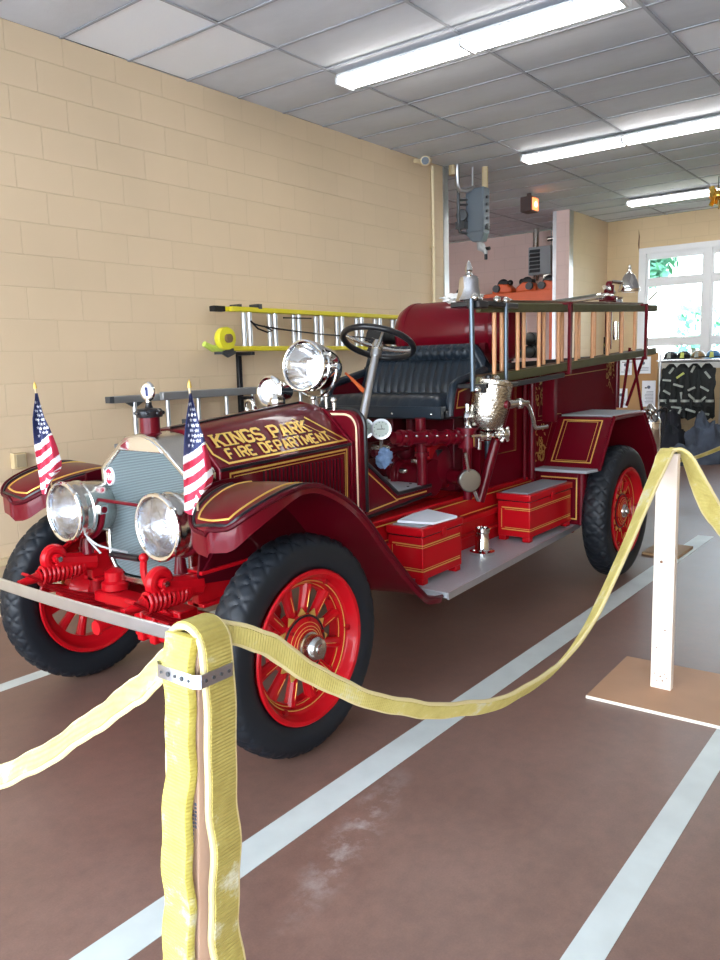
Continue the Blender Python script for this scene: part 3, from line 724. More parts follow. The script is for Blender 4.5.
# scuttle slope rising from the hood to the dash board
b = B(); A = [hoodpt(1, .99), hoodpt(2, .80), mir(hoodpt(2, .80)), mir(hoodpt(1, .99))]
Cc = [V((DX, 2.462, 1.156)), V((DX, 2.59, 1.312)), V((DX, my(2.59), 1.312)), V((DX, my(2.462), 1.156))]
b.add(A + Cc, [(0, 1, 5, 4), (1, 2, 6, 5), (2, 3, 7, 6)])
b = B(); b.prism([hoodpt(0, 1) + V((0, -.012, 0)), hoodpt(1, 1) + V((0, -.012, .005)), hoodpt(2, 1) + V((0, -.005, .008)), hoodpt(4, 1) + V((0, 0, .01)), mir(hoodpt(2, 1) + V((0, -.005, .008))), mir(hoodpt(1, 1) + V((0, -.012, .005))), mir(hoodpt(0, 1) + V((0, -.012, 0)))], (.02, 0, 0))
part('hood_ledge', b, MAROON, bevel=.003)
# gauges behind the dash board
for (gx, gy, gz) in ((3.40, 2.615, 1.200), (3.40, 2.50, 1.200)):
    c = V((gx, gy, gz)); ax = V((-.8, -.55, .12)).normalized()
    b = B(); b.lathe([(0, .0), (.045, 0), (.05, .02), (.05, .045), (.056, .05), (.056, .06), (.044, .062), (.044, .052)], c - ax * .05, ax, 28); g_ = part('pressure_gauge', b, STEEL)
    b = B(); b.lathe([(0, .0035), (.045, .0035), (.045, .0), (0, 0)], c, ax, 28); f_ = part('dial_face', b, GAUGEFACE, g_)
    b = B(); x_, y_, _ = b.frame(ax); q = c + ax * .005
    b.stripe([q - x_ * .02, q + x_ * .024], ax, .004); b.stripe([q - x_ * .005 - y_ * .002, q - y_ * .024], ax, .003)
    for k in range(10):
        a = -PI * .75 + k * PI * 1.5 / 9; d = x_ * math.cos(a) + y_ * math.sin(a); b.stripe([q + d * .034, q + d * .041], ax, .003)
    part('needle', b, BLACK, f_)
    b = B(); b.tube([c - ax * .05 + V((.0, 0, -.04)), c - ax * .05 + V((.02, .02, -.10))], .01, 8); part('gauge_cock', b, NICKEL, g_)

# ---------------- cowl searchlight and siren lamp
s = V((3.16, 2.80, 1.545)); ax = V((-.98, -.12, .10)).normalized()
b = B(); b.lathe([(r_ * .84, h_) for r_, h_ in [(0, -.23), (.06, -.225), (.115, -.195), (.142, -.14), (.153, -.05), (.153, -.03), (.160, -.026), (.160, -.01), (.153, -.006), (.153, .0), (.160, .004), (.160, .03), (.15, .035)]], s, ax, 44); sl = part('searchlight', b, CHROME)
b = B(); b.tor(s + ax * .035, ax, .128, .010, 44, 10); part('lamp_rim', b, CHROME, sl)
b = B(); b.lathe([(0, -.09), (.045, -.08), (.08, -.05), (.105, -.01), (.120, .03)], s, ax, 44); b.sph(s - ax * .03, .022, 12); b.cyl(s - ax * .08, s - ax * .03, .012, n=10); part('reflector', b, CHROME, sl)
b = B(); b.lathe([(0, .052), (.06, .046), (.120, .034), (.120, .030), (0, .046)], s, ax, 44); part('lens', b, LENS, sl)
b = B(); x_, y_, _ = b.frame(ax); side_ = V((0, 1, 0)); dn = V((0, 0, -1))
b.tube(arc(s - ax * .06, side_, dn, .160, -.1, PI + .1, 24), .008, 8); b.cyl(s - ax * .06 + V((0, 0, -.158)), V((s.x + .05, s.y, 1.30)), .02, .03, n=14)
for q in (-1, 1): b.cyl(s - ax * .06 + V((0, q * .125, 0)), s - ax * .06 + V((0, q * .175, 0)), .016, n=12)
part('lamp_yoke', b, CHROME, sl)
b = B(); b.tube(smooth_path([s + V((.17, -.12, -.04)), s + V((.21, -.14, -.08)), s + V((.29, -.17, -.16))], 4), [.006] * 4 + [.009] * 2 + [.013] * 2 + [.009], 8); part('aiming_handle', b, ORANGEWOOD, sl)
s2 = V((3.14, 3.06, 1.415)); ax2 = V((-.99, -.08, .05)).normalized()
b = B(); b.lathe([(0, -.16), (.04, -.155), (.062, -.12), (.07, -.03), (.082, -.02), (.088, 0), (.088, .015), (.074, .02), (.062, .012), (0, .02)], s2, ax2, 36); b.cyl(s2 + V((.06, 0, -.06)), V((s2.x + .06, s2.y, 1.30)), .018, n=12); sr = part('siren_lamp', b, CHROME)
b = B(); b.lathe([(0, .025), (.045, .022), (.06, .014), (0, .014)], s2, ax2, 30); part('lens', b, WHITE, sr)
b = B()
for (x, y, h, r) in ((3.13, 3.02, .07, .012), (3.13, 2.99, .09, .008), (3.13, 2.74, .06, .010), (3.13, 2.65, .075, .009), (3.13, 2.60, .05, .012), (3.13, 3.0, .04, .03)):
    b.cyl((x, y, 1.30), (x, y, 1.318 + h), r, n=10); b.sph((x, y, 1.318 + h), r * 1.5, 8)
explode(part('cowl_fittings', b, NICKEL), 'cowl_fitting')
b = B(); b.tor((3.12, 3.20, 1.33), (1, 0, .2), .035, .010, 20, 8); part('grab_ring', b, NICKEL)

# ---------------- steering wheel
sw = V((3.50, 2.58, 1.660)); swb = V((3.26, 2.58, 1.05))
sa = V((.42, .05, .90)).normalized()
b = B(); b.tor(sw, sa, .195, .017, 48, 12); st = part('steering_wheel', b, BLACK)
b = B(); x_, y_, _ = b.frame(sa)
for k in range(4):
    a = PI / 4 + k * PI / 2; d = x_ * math.cos(a) + y_ * math.sin(a); b.tube([sw - sa * .03, sw + d * .10 - sa * .022, sw + d * .19], [.013, .010, .009], 8)
b.lathe([(0, -.05), (.03, -.045), (.035, -.02), (.025, .01), (0, .015)], sw, sa, 20); part('spokes', b, NICKEL, st)
b = B(); b.cyl(sw - sa * .03, swb, .021, .024, n=16); b.cyl(sw.lerp(swb, .06), sw.lerp(swb, .12), .030, n=16); part('steering_column', b, STEEL, st)
b = B(); b.tube([sw + sa * .01, sw + sa * .03 + x_ * .05, sw + sa * .03 + x_ * .09], .007, 6); b.sph(sw + sa * .03 + x_ * .09, .012, 8); part('throttle_lever', b, BLACK, st)
# ---------------- front fenders
FP = [(0.0, 1.835, 1.005), (.09, 1.89, 1.045), (.18, 1.99, 1.082), (.27, 2.09, 1.104), (.36, 2.20, 1.111), (.44, 2.29, 1.092), (.53, 2.435, 1.018), (.62, 2.564, .912), (.72, 2.702, .758), (.82, 2.85, .607), (.90, 2.954, .510), (.96, 3.05, .450), (1.0, 3.20, .415)]
FPs = smooth_path([(p[1], 0, p[2]) for p in FP], 4)
def fpath(s):
    k = s * (len(FPs) - 1); i = min(int(k), len(FPs) - 2); return FPs[i].lerp(FPs[i + 1], k - i)
def fender(flip):
    Y0, Y1 = 1.965, 2.385
    def f(p): return V((p.x, my(p.y), p.z)) if flip else p
    def top(s, w, inset=0.):
        p = fpath(s); w_ = w
        k_ = min(1, s / .30); ell = .10 + .90 * math.sqrt(max(0, 1 - (1 - k_) ** 2)); back = 0
        crown = .012 * math.sin(PI * w_) * (1 if s < .9 else (1 - s) / .1)
        tip_drop = -.012 * max(0, 1 - s / .12) ** 2
        ym = lerp(2.118, (Y0 + Y1) / 2, k_); yy = ym + (Y1 - Y0) * ell * (w_ - .5)
        if s > .85: yy = lerp(yy, lerp(Y0 + .04, Y1 - .03, w_), (s - .85) / .15)
        tn = (fpath(min(1, s + .01)) - fpath(max(0, s - .01))).normalized(); nrm = V((-tn.z, 0, tn.x))
        return V((p.x + back, yy, p.z + tip_drop - .012 - .022 * w_)) + nrm * crown
    def lipd(s): return lerp(.085, .030, min(1, max(0, (s - .04) / .26)))
    b = B(); NU, NV = 72, 14
    b.grid(lambda u, v: f(top(u, v)), NU, NV)
    # outer + inner lips and the front valance as one hanging skirt
    NI = int(NU * .32)
    edge = [top(1 - k / NU, 0) for k in range(NU + 1)] + [top(0, k / 6) for k in range(1, 6)] + [top(k / NU, 1) for k in range(0, NI)]
    sv = [1 - k / NU for k in range(NU + 1)] + [0] * 5 + [k / NU for k in range(0, NI)]
    vs = []; fs = []
    for p, s_ in zip(edge, sv):
        d = lipd(s_); tn = (fpath(min(1, s_ + .01)) - fpath(max(0, s_ - .01))).normalized(); nd = -V((-tn.z, 0, tn.x)) if s_ > .3 else V((.0, 0, -1))
        vs += [f(p), f(p + nd * d * .5 + V((0, 0, 0))), f(p + nd * d)]
    for k in range(len(edge) - 1):
        for q in range(2): fs.append((3 * k + q, 3 * k + q + 1, 3 * k + 4 + q, 3 * k + 3 + q))
    b.add(vs, fs)
    fd = part('front_fender', b, MAROON, smooth=50)
    # rolled black bead around the rim
    bd = B(); bd.tube([f(p + V((0, 0, .0))) for p in edge], .010, 8); part('rim_bead', bd, MAROON_D, fd)
    bk = B(); P = []
    for k in range(0, 40): P.append(top(.60 - k * .60 / 40, .07))
    loop = [top(.60 - k * .57 / 60, .085) for k in range(61)] + [top(.03 - .004 * math.sin(PI * k / 8), lerp(.085, .915, k / 8)) for k in range(1, 8)] + [top(.03 + .28 * k / 24, .915) for k in range(25)]
    def off(P, d): return [p + V((0, 0, d)) for p in P]
    bk.tube([f(p) for p in off(loop, .0015)], .007, 6); part('black_line', bk, BLACK, fd)
    gd = B()
    loop = [top(.44 - k * .38 / 50, .20) for k in range(51)] + [top(.06 - .012 * math.sin(PI * k / 10), lerp(.20, .80, k / 10)) for k in range(1, 10)] + [top(.06 + .30 * k / 24, .80) for k in range(25)]
    gd.tube([f(p) for p in off(loop, .0005)], .0045, 6); part('pinstripe', gd, GOLD, fd)
    # inner apron between fender and frame
    ap = B(); pl = [fpath(k / 40) for k in range(9, 41)]
    poly = [V((p.x, 2.385, p.z - .012)) for p in pl] + [V((3.12, 2.385, .43)), V((2.72, 2.385, .475)), V((2.62, 2.385, .62)), V((1.99, 2.385, .70))]
    ap.prism([f(p) for p in poly], (0, .012 if not flip else -.012, 0)); a_ = part('inner_apron', ap, MAROON_D, fd)
    rb = B(); rb.bar(f(V((2.30, 2.378, 1.07))), f(V((2.02, 2.378, .74))), .012, .02); rb.bar(f(V((2.62, 2.375, .64))), f(V((3.0, 2.375, .60))), .012, .012); explode(part('apron_rib', rb, MAROON_D, a_))
fender(False); fender(True)

# ---------------- wheels
def wheel(x, y, out, steer=0., wdt=.082, Rt=.447):
    """out = -1 for a wheel whose face looks to -y"""
    R, r0 = Rt, .295; c = V((x, y, R)); ws = wdt / .105; rm = (R - .0 + .289) / 2; rh = (R - .289) / 2
    def M(): return Matrix.Translation(c) @ Matrix.Rotation(steer, 4, 'Z') @ Matrix.Scale(-out, 4, (0, 1, 0))
    # local frame: outside face towards -y
    NS = 396; prof = []
    NP = 52
    for k in range(NP):
        t = 2 * PI * k / NP; cs, sn_ = math.cos(t), math.sin(t)
        yy = wdt * math.copysign(abs(cs) ** .80, cs); rr = rm + rh * math.copysign(abs(sn_) ** (.62 if sn_ > 0 else .9), sn_)
        prof.append((yy, rr))
    def tread(a, yy, rr):
        if rr < R - .035: return 0.
        u = a / (2 * PI) * 33; v = yy / .045
        g = min(abs(((u + v * .5) % 1) - .5), abs(((u - v * .5) % 1) - .5))
        side = 1 if abs(yy) < wdt * .75 else max(0, 1 - (abs(yy) - wdt * .75) / (wdt * .25))
        return -.0065 * side * min(1., (1 - g / .12) * 2.0) if g < .12 else 0.
    b = B(); b.xf = M()
    def fn(u, v):
        a = 2 * PI * u; yy, rr = prof[int(round(v * NP)) % NP]; rr += tread(a, yy, rr); return V((rr * math.cos(a), yy, rr * math.sin(a)))
    # wheel = rim, spokes and hub shell
    w_ = B(); w_.xf = M(); ax = (0, 1, 0)
    w_.lathe([(r_, h_ * max(ws, .8) if abs(h_) > .04 else h_) for r_, h_ in [(.300, -.078), (.312, -.095), (.306, -.104), (.292, -.102), (.280, -.080), (.276, -.05), (.272, -.035), (.262, -.030), (.256, -.012), (.236, -.010), (.236, .03), (.262, .04), (.276, .06), (.29, .095), (.306, .1), (.312, .092), (.300, .078)]], (0, 0, 0), ax, 72)
    for k in range(12):
        a = 2 * PI * (k + .5) / 12; d = V((math.cos(a), 0, math.sin(a))); w_.tube([d * .11, d * .15, d * .20, d * .245], [.018, .021, .023, .027], 10)
    w_.lathe([(0, -.055), (.072, -.055), (.085, -.050), (.098, -.044), (.118, -.036), (.128, -.026), (.128, .03), (.10, .05), (.06, .09), (0, .09)], (0, 0, 0), ax, 48)
    wh = part('wheel', w_, RED)
    b.grid(fn, NS, NP, True, True); part('tire', b, TIRE, wh, smooth=50)
    g = B(); g.xf = M()
    for r_, h in ((.068, -.0560), (.080, -.0528), (.095, -.0460)):
        g.tor((0, h, 0), ax, r_, .0014, 40, 5)
    g.tor((0, -.034, 0), ax, .259, .0022, 64, 5); g.tor((0, -.0125, 0), ax, .246, .0018, 64, 5)
    for k in range(12):      # pointed gold tips between the spokes
        a = 2 * PI * k / 12; d = V((math.cos(a), 0, math.sin(a))); e = V((-math.sin(a), 0, math.cos(a)))
        p = [d * .124 + e * .022, d * .152, d * .124 - e * .022]; g.prism([q + V((0, -.030, 0)) for q in p], (0, .006, 0))
        g.tube([d.lerp(e, 0) * .0 + (V((math.cos(a + PI / 12), 0, math.sin(a + PI / 12))) * rr_) + V((0, -.0225 - .0008, 0)) for rr_ in (.150, .235)], .0016, 4)
    part('gold_lining', g, GOLD, wh)
    k_ = B(); k_.xf = M(); k_.tor((0, -.036, 0), ax, .119, .005, 48, 6); part('hub_ring', k_, BLACK, wh)
    h = B(); h.xf = M(); hd_ = .045 if wdt > .085 else 0
    h.lathe([(0, -.13 + hd_), (.022, -.128 + hd_), (.024, -.118 + hd_), (.040, -.116 + hd_), (.047, -.108 + hd_), (.053, -.098 + hd_), (.053, -.070 + hd_ * .4), (.060, -.066 + hd_ * .3), (.060, -.05), (0, -.05)], (0, 0, 0), ax, 8 if False else 24); part('hub_cap', h, NICKEL, wh)
    bo = B(); bo.xf = M()
    for k in range(6):
        a = 2 * PI * k / 6 + .3; bo.cyl((.106 * math.cos(a), -.050, .106 * math.sin(a)), (.106 * math.cos(a), -.036, .106 * math.sin(a)), .007, n=6)
    for k in range(6):
        a = 2 * PI * k / 6; bo.cyl((.268 * math.cos(a), -.05, .268 * math.sin(a)), (.268 * math.cos(a), -.03, .268 * math.sin(a)), .012, n=6)
    explode(part('wheel_nuts', bo, RED_D, wh), 'wheel_nut')
ST = math.radians(.5)
wheel(2.22, 2.072, -1, ST); wheel(2.22, 3.528, 1, ST); wheel(5.47, 1.955, -1, 0, .090, .466); wheel(5.47, 3.645, 1, 0, .090, .466)
b = B(); b.cyl((5.47, 2.05, .466), (5.47, 3.55, .466), .055, n=16); b.sph((5.47, YC, .466), .17, 20, (1, .8, 1)); part('rear_axle', b, RED_D)
b = B()
for y in (2.42, 3.18):
    for q in range(5):
        P = [V((5.47 + (.6 - q * .1) * t, y, .60 - q * .014 - .07 * (1 - t * t))) for t in [k / 10 * 2 - 1 for k in range(11)]]; b.ribbon(P, (0, .06, 0), .012)
explode(part('rear_springs', b, RED_D), 'rear_spring')

# ---------------- running boards with toolboxes
def board(flip):
    f = (lambda p: V((p[0], my(p[1]), p[2]))) if flip else V
    o = [f((3.22, 1.989, .388)), f((5.16, 2.10, .388)), f((5.16, 2.38, .388)), f((3.22, 2.38, .388))]
    rb = part('running_board', B().prism(o, (0, 0, .03)), TREADPLATE, bevel=.004)
    e = B(); e.bar(f((3.22, 1.982, .402)), f((5.16, 2.096, .402)), .008, .036); part('board_trim', e, ALU, rb)
    e = B(); e.bb(3.05, 5.05, f((0, 2.385, 0)).y - .008, f((0, 2.385, 0)).y + .008, .41, .61); e.bb(3.12, 5.0, f((0, 2.372, 0)).y - .022, f((0, 2.372, 0)).y + .022, .585, .62); e.bb(3.12, 5.0, f((0, 2.366, 0)).y - .03, f((0, 2.366, 0)).y + .03, .50, .515)
    part('frame_valance', e, RED, bevel=.005)
    g = B(); yy = f((0, 2.365, 0)).y; nn = (0, -1, 0) if not flip else (0, 1, 0)
    yf = f((0, 2.37, 0)).y
    for z in (.635, .72): g.stripe([(3.15, yf - (.0 if not flip else 0), z), (4.95, yf, z)], nn, .006, lift=.003)
    part('valance_stripes', g, GOLD, rb)
    for x in (3.4, 4.4, 5.05): b_ = B(); b_.bar(f((x, 2.10, .378)), f((x, 2.44, .378)), .03, .02); part('board_bracket', b_, RED_D, rb)
board(False); board(True)
def toolbox(x0, x1, y0, y1, z0, z1, top):
    b = B().bb(x0, x1, y0, y1, z0 + .03, z1 - .055); t = part('toolbox', b, RED, bevel=.006)
    b = B().bb(x0 - .008, x1 + .008, y0 - .008, y1 + .008, z1 - .05, z1 - .006); part('lid', b, RED, t, bevel=.008)
    b = B().bb(x0 + .02, x1 - .02, y0 + .025, y1 - .02, z1 - .008, z1); part('lid_mat', b, GREYMAT, t)
    b = B().bb(x0 + .004, x1 - .004, y0 + .004, y1 - .004, z1 - .056, z1 - .048); part('lid_gap', b, BLACK, t)
    b = B()
    for x in (x0 + .03, x1 - .03):
        for y in (y0 + .03, y1 - .03): b.bb(x - .025, x + .025, y - .025, y + .025, z0, z0 + .032)
    explode(part('feet', b, RED, t, bevel=.004), 'foot')
    g = B(); za, zb = z0 + .075, z1 - .095
    # gold lines run round the front end and the near side
    g.stripe([(x0, y1 - .03, zb - .01), (x0, y1 - .03, za + .01)], (-1, 0, 0), .005)
    for d, wd in ((0, .007), (.022, .004)):
        g.stripe([(x0, y1 - .03 - d, zb - d * .5), (x0, y0, zb - d * .5)], (-1, 0, 0), wd); g.stripe([(x0, y0, zb - d * .5), (x1 - .02, y0, zb - d * .5)], (0, -1, 0), wd)
        g.stripe([(x0, y1 - .03 - d, za + d * .5), (x0, y0, za + d * .5)], (-1, 0, 0), wd); g.stripe([(x0, y0, za + d * .5), (x1 - .02, y0, za + d * .5)], (0, -1, 0), wd)
    part('pinstripes', g, GOLD, t)
    h = B(); xm = (x0 + x1) / 2; h.bb(xm - .018, xm + .018, y0 - .014, y0 - .002, z1 - .075, z1 - .03); part('hasp', h, RED, t, bevel=.003)
toolbox(3.255, 3.64, 2.150, 2.368, .418, .722, 0)
toolbox(4.40, 5.035, 2.112, 2.335, .418, .727, 0)
toolbox(3.255, 3.64, my(2.368), my(2.150), .418, .722, 0)
# nozzle cup standing on the board
b = B(); c = (4.02, 2.235, .418); b.lathe([(r_ * 1.2, h_ * 1.2) for r_, h_ in [(.062, 0), (.062, .014), (.042, .02), (.036, .03), (.034, .105), (.040, .112), (.040, .13), (.032, .13), (.028, .05), (0, .05)]], c, (0, 0, 1), 28)
for k in range(4):
    a = PI / 4 + k * PI / 2; b.cyl((4.02 + .052 * math.cos(a), 2.235 + .052 * math.sin(a), .43), (4.02 + .052 * math.cos(a), 2.235 + .052 * math.sin(a), .445), .008, n=6)
b.cyl((3.985, 2.21, .45), (3.93, 2.17, .435), .009, n=8)
part('nozzle_holder', b, CHROME)

# ---------------- floor boards, toe board, side wedge
b = B(); b.bb(3.40, 3.745, 2.43, my(2.43), .842, .860); b.bb(3.746, 4.0, 2.60, my(2.43), .842, .860); FOOTB = pm('worn_grey_footboard', (.46, .49, .53), .4, 0, 0, .1, 9)
fl = part('floor_board', b, FOOTB, bevel=.004)
b = B(); b.prism([(3.135, 2.43, 1.055), (3.42, 2.43, .85), (3.42, 2.43, .832), (3.125, 2.43, 1.04)], (0, my(2.43) - 2.43, 0)); part('toe_board', b, FOOTB, fl)
b = B()
for (x, y) in ((3.47, 2.47), (3.6, 2.47), (3.70, 2.52)): b.cyl((x, y, .86), (x, y, .864), .008, n=8)
explode(part('rivets', b, DARKGREY, fl), 'rivet')
for fl_ in (False, True):
    f = (lambda p: V((p[0], my(p[1]), p[2]))) if fl_ else V
    sg = 1 if fl_ else -1
    b = B(); b.prism([f(p) for p in [(3.14, 2.415, 1.055), (3.42, 2.415, .852), (3.745, 2.415, .852), (3.745, 2.415, .80), (3.14, 2.415, .765)]], (0, .014 * -sg, 0)); sp = part('cab_side_panel', b, MAROON, bevel=.003)
    e = B(); yy = f((0, 2.413, 0)).y
    e.tube([(3.14, yy, 1.058), (3.42, yy, .853), (3.745, yy, .853)], .011, 8); e.tube([(3.14, yy, .768), (3.745, yy, .803)], .009, 8); part('edge_moulding', e, BLACK, sp)
    g = B(); g.stripe([f(p) for p in [(3.155, 2.413, 1.0), (3.41, 2.413, .818), (3.155, 2.413, .80)]], (0, sg, 0), .008, True, lift=.003); g.stripe([f(p) for p in [(3.40, 2.413, .822), (3.70, 2.413, .826)]], (0, sg, 0), .008, lift=.003); part('pinstripes', g, GOLD, sp)
b = B(); b.tube([(3.40, 2.62, .86), (3.34, 2.62, .99)], .008, 8); b.bb(3.30, 3.36, 2.59, 2.65, .985, .995); b.tube([(3.42, 2.78, .86), (3.36, 2.78, .99)], .008, 8); b.bb(3.32, 3.38, 2.75, 2.81, .985, .995); b.tube([(3.5, 2.95, .86), (3.48, 2.95, 1.12)], .009, 8); explode(part('pedals', b, NICKEL), 'pedal')

# ---------------- seat
def cush_fn(b):
    pass
x0, x1, y0, y1 = 3.74, 4.20, 2.335, my(2.335)
seat = part('seat', B().bb(x0 + .02, x1, y0, y1, 1.225, 1.285), BLACK, bevel=.01)
b = B(); b.grid(lambda u, v: V((lerp(x0, x1, u), lerp(y0 + .01, y1 - .01, v), 1.285 + .085 * (min(1, 6 * u, 6 * (1.02 - u), 14 * v, 14 * (1 - v))) ** .5 + .004 * abs(math.sin(v * PI * 12)) - .01)), 16, 96)
b.bb(x0, x0 + .05, y0, y1, 1.235, 1.30)
part('cushion', b, LEATHER, seat, smooth=60)
def back_fn(u, v):      # u up, v across
    zz = lerp(1.30, 1.655, u); y = lerp(y0 + .01, y1 - .01, v)
    rows = 0
    pleat = abs(math.sin(v * PI * 17)); top_row = u > .74
    dep = .007 * pleat ** .6
    if top_row:
        k = (u - .74) / .26; dep = .010 * abs(math.sin(v * PI * 17 + (PI / 2 if k > .5 else 0))) + .030 * math.sin(PI * min(1, k * .9))
    else: dep += .02 * math.sin(PI * u / .74)
    if abs(u - .74) < .02: dep -= .012
    edge = min(1, 12 * v, 12 * (1 - v)); corner = max(0, abs(v - .5) - .40) / .10
    return V((4.165 + .11 * u - dep * edge, y, zz - .10 * corner ** 2 * u))
b = B(); b.grid(back_fn, 30, 136)
b.grid(lambda u, v: V((4.175 + .11 * u + .09 * math.sin(PI * min(1, (1 - u) * 4) / 2), lerp(y0 + .01, y1 - .01, v), lerp(1.30, 1.655, u) - .10 * (max(0, abs(v - .5) - .40) / .10) ** 2 * u)), 12, 40)
part('backrest', b, LEATHER, seat, smooth=60)
b = B()
for k in range(1, 17):
    v = k / 17; p = back_fn(.745, v); b.sph(p + V((-.004, 0, 0)), .010, 8)
    if k % 1 == 0: b.sph(back_fn(.93, v - .5 / 17) + V((-.004, 0, 0)), .008, 8)
explode(part('buttons', b, LEATHER, seat), 'button')
for fl_ in (False, True):
    f = (lambda p: V((p[0], my(p[1]), p[2]))) if fl_ else V; sg = 1 if fl_ else -1
    pts = [(3.845, 2.33, 1.235), (3.862, 2.33, 1.33), (3.90, 2.33, 1.40), (4.24, 2.33, 1.465), (4.24, 2.33, 1.235)]
    b = B(); b.prism([f(p) for p in pts], (0, .03 * -sg, 0)); am = part('arm_panel', b, MAROON, seat, bevel=.004)
    g = B(); g.stripe([f(p) for p in [(3.90, 2.33, 1.285), (3.925, 2.33, 1.375), (4.13, 2.33, 1.413), (4.13, 2.33, 1.285)]], (0, sg, 0), .009, True, lift=.002); part('pinstripe', g, GOLD, am)
    r = B(); r.tube([f(p) for p in smooth_path([(3.845, 2.345, 1.24), (3.862, 2.345, 1.335), (3.905, 2.345, 1.415), (4.05, 2.345, 1.45), (4.26, 2.345, 1.49)], 5)], .026, 10); part('arm_roll', r, LEATHER, am)
b = B()
for k in range(4): b.sph((x0 - .004, lerp(y0 + .06, y1 - .06, k / 3), 1.258), .008, 8)
explode(part('seat_studs', b, NICKEL, seat), 'stud')
# seat box, deep under the cushion
b = B(); b.bb(4.02, 4.22, 2.42, my(2.42), .78, 1.225); b.bb(3.86, 4.05, 2.75, my(2.42), .86, 1.225); part('seat_box', b, MAROON_D, bevel=.006)
# ---------------- pump works below the seat
def pipe(name, pts, r, m, flanges=(), parent=None, n=14):
    b = B(); b.tube(pts, r, n)
    for (p, d, R) in flanges: d = V(d).normalized(); b.cyl(V(p) - d * .012, V(p) + d * .012, R, n=18)
    return part(name, b, m, parent)
b = B(); b.lathe([(0, -.24), (.07, -.23), (.13, -.20), (.15, -.12), (.15, .05), (.17, .06), (.17, .09), (.12, .11), (.10, .2), (0, .2)], (3.95, 2.66, .93), (0, 1, 0), 28)
b.lathe([(0, 0), (.11, 0), (.11, .02), (.085, .03), (.08, .20), (.10, .21), (.10, .24), (0, .24)], (3.82, 2.44, .885), (0, 1, 0), 24)
b.bb(3.84, 4.0, 2.50, 2.58, .86, 1.06)
part('pump_casing', b, MAROON, bevel=.004)
b = B(); b.prism([(3.86, 2.46, .80), (3.80, 2.46, 1.06), (4.0, 2.46, 1.10), (4.10, 2.46, .80)], (0, .10, 0)); part('gear_housing', b, RED_D, bevel=.01)
fl3 = [((x, 2.42, 1.150), (1, 0, 0), .048) for x in (3.50, 3.60, 3.66, 3.74, 3.80, 3.86)]
pipe('discharge_manifold', [(3.44, 2.45, 1.150), (3.90, 2.28, 1.120)], .034, MAROON, [((lerp(3.44, 3.90, t), lerp(2.45, 2.28, t), lerp(1.15, 1.12, t)), (.46, -.17, -.03), .045) for t in (.1, .2, .45, .55, .75, .85)])
b = B()
for k in range(7): t = .08 + k * .14; p = V((lerp(3.44, 3.90, t), lerp(2.45, 2.28, t) - .045, lerp(1.15, 1.12, t) + .01)); b.sph(p, .008, 6)
part('manifold_bolts', b, NICKEL)
pipe('riser_pipe', [(3.70, 2.44, .84), (3.70, 2.44, 1.04), (3.69, 2.44, 1.24)], .030, MAROON, [((3.70, 2.44, 1.035), (0, 0, 1), .042), ((3.70, 2.44, 1.13), (0, 0, 1), .046)])
b = B()
for p0, p1, r in (((3.45, 2.60, 1.06), (3.95, 2.58, 1.06), .018), ((3.45, 2.72, 1.12), (4.0, 2.70, 1.12), .02), ((3.66, 2.80, 1.02), (3.98, 2.70, 1.02), .03), ((3.75, 2.95, .9), (3.75, 2.95, 1.22), .03), ((3.86, 2.62, .95), (3.86, 2.62, 1.22), .028), ((3.92, 2.9, .9), (3.92, 2.9, 1.2), .05)): b.cyl(p0, p1, r, n=12)
b.sph((3.48, 2.60, 1.065), .035, 10); b.sph((3.80, 2.62, 1.04), .06, 10); b.sph((3.66, 2.62, 1.06), .04, 10); b.sph((3.90, 2.75, 1.05), .09, 12)
part('suction_piping', b, MAROON_D)
b = B(); b.stripe([(3.83, 2.455, .905), (3.93, 2.455, .915), (3.955, 2.455, .985)], (0, -1, 0), .007); part('housing_stripe', b, GOLD)
b = B(); b.bb(3.875, 3.93, 2.445, 2.462, 1.0, 1.04); part('makers_plate', b, BLACK)
for (x, y, z) in ((3.40, 2.56, 1.10), (3.52, 2.575, 1.085), (3.66, 2.53, 1.09), (3.72, 2.52, .99), (3.60, 2.52, .95)):
    b = B(); b.cyl((x, y, z), (x, y - .03, z), .014, n=8); b.sph((x, y - .035, z), .012, 8); part('petcock', b, NICKEL)
# discharge valve with chrome fittings on the near side
vc = V((3.915, 2.27, 1.118))
b = B(); b.cyl(vc + V((0, 0, -.06)), vc + V((0, 0, .05)), .052, n=24); b.cyl(vc + V((0, 0, .04)), vc + V((0, 0, .055)), .062, n=24); b.cyl(vc + V((0, 0, -.36)), vc + V((0, 0, -.05)), .026, n=14); va = part('discharge_valve', b, MAROON)
b = B(); b.lathe([(0, .055), (.034, .055), (.02, .07), (.02, .10), (.028, .115), (.024, .135), (.012, .15), (.012, .19), (0, .19)], vc, (0, 0, 1), 20); b.bar(vc + V((-.05, -.05, .012)), vc + V((.03, -.07, .012)), .02, .012); part('valve_bonnet', b, CHROME, va)
b = B(); b.stripe([vc + V((-.02, -.0535, -.05)), vc + V((-.02, -.0535, .02))], (0, -1, 0), .01); part('valve_line', b, GOLD, va)
o = V((3.96, 2.17, 1.12))
b = B(); b.lathe([(0, 0), (.034, 0), (.034, .02), (.024, .03), (.024, .05), (.03, .055), (.03, .075), (0, .075)], o + V((-.01, .05, 0)), (.9, -.4, 0), 18); b.cyl(o + V((0, .05, -.01)), o + V((0, .05, -.075)), .02, .014, n=12); part('drain_cock', b, CHROME, va)
b = B(); o = V((4.07, 2.125, 1.125)); b.lathe([(0, -.03), (.04, -.03), (.04, -.01), (.03, 0), (.034, .02), (.034, .03), (.018, .035), (0, .045)], o, (0, -1, 0), 20)
for k in range(4): a = PI / 4 + k * PI / 2; b.sph(o + V((.045 * math.cos(a), -.012, .045 * math.sin(a))), .014, 8)
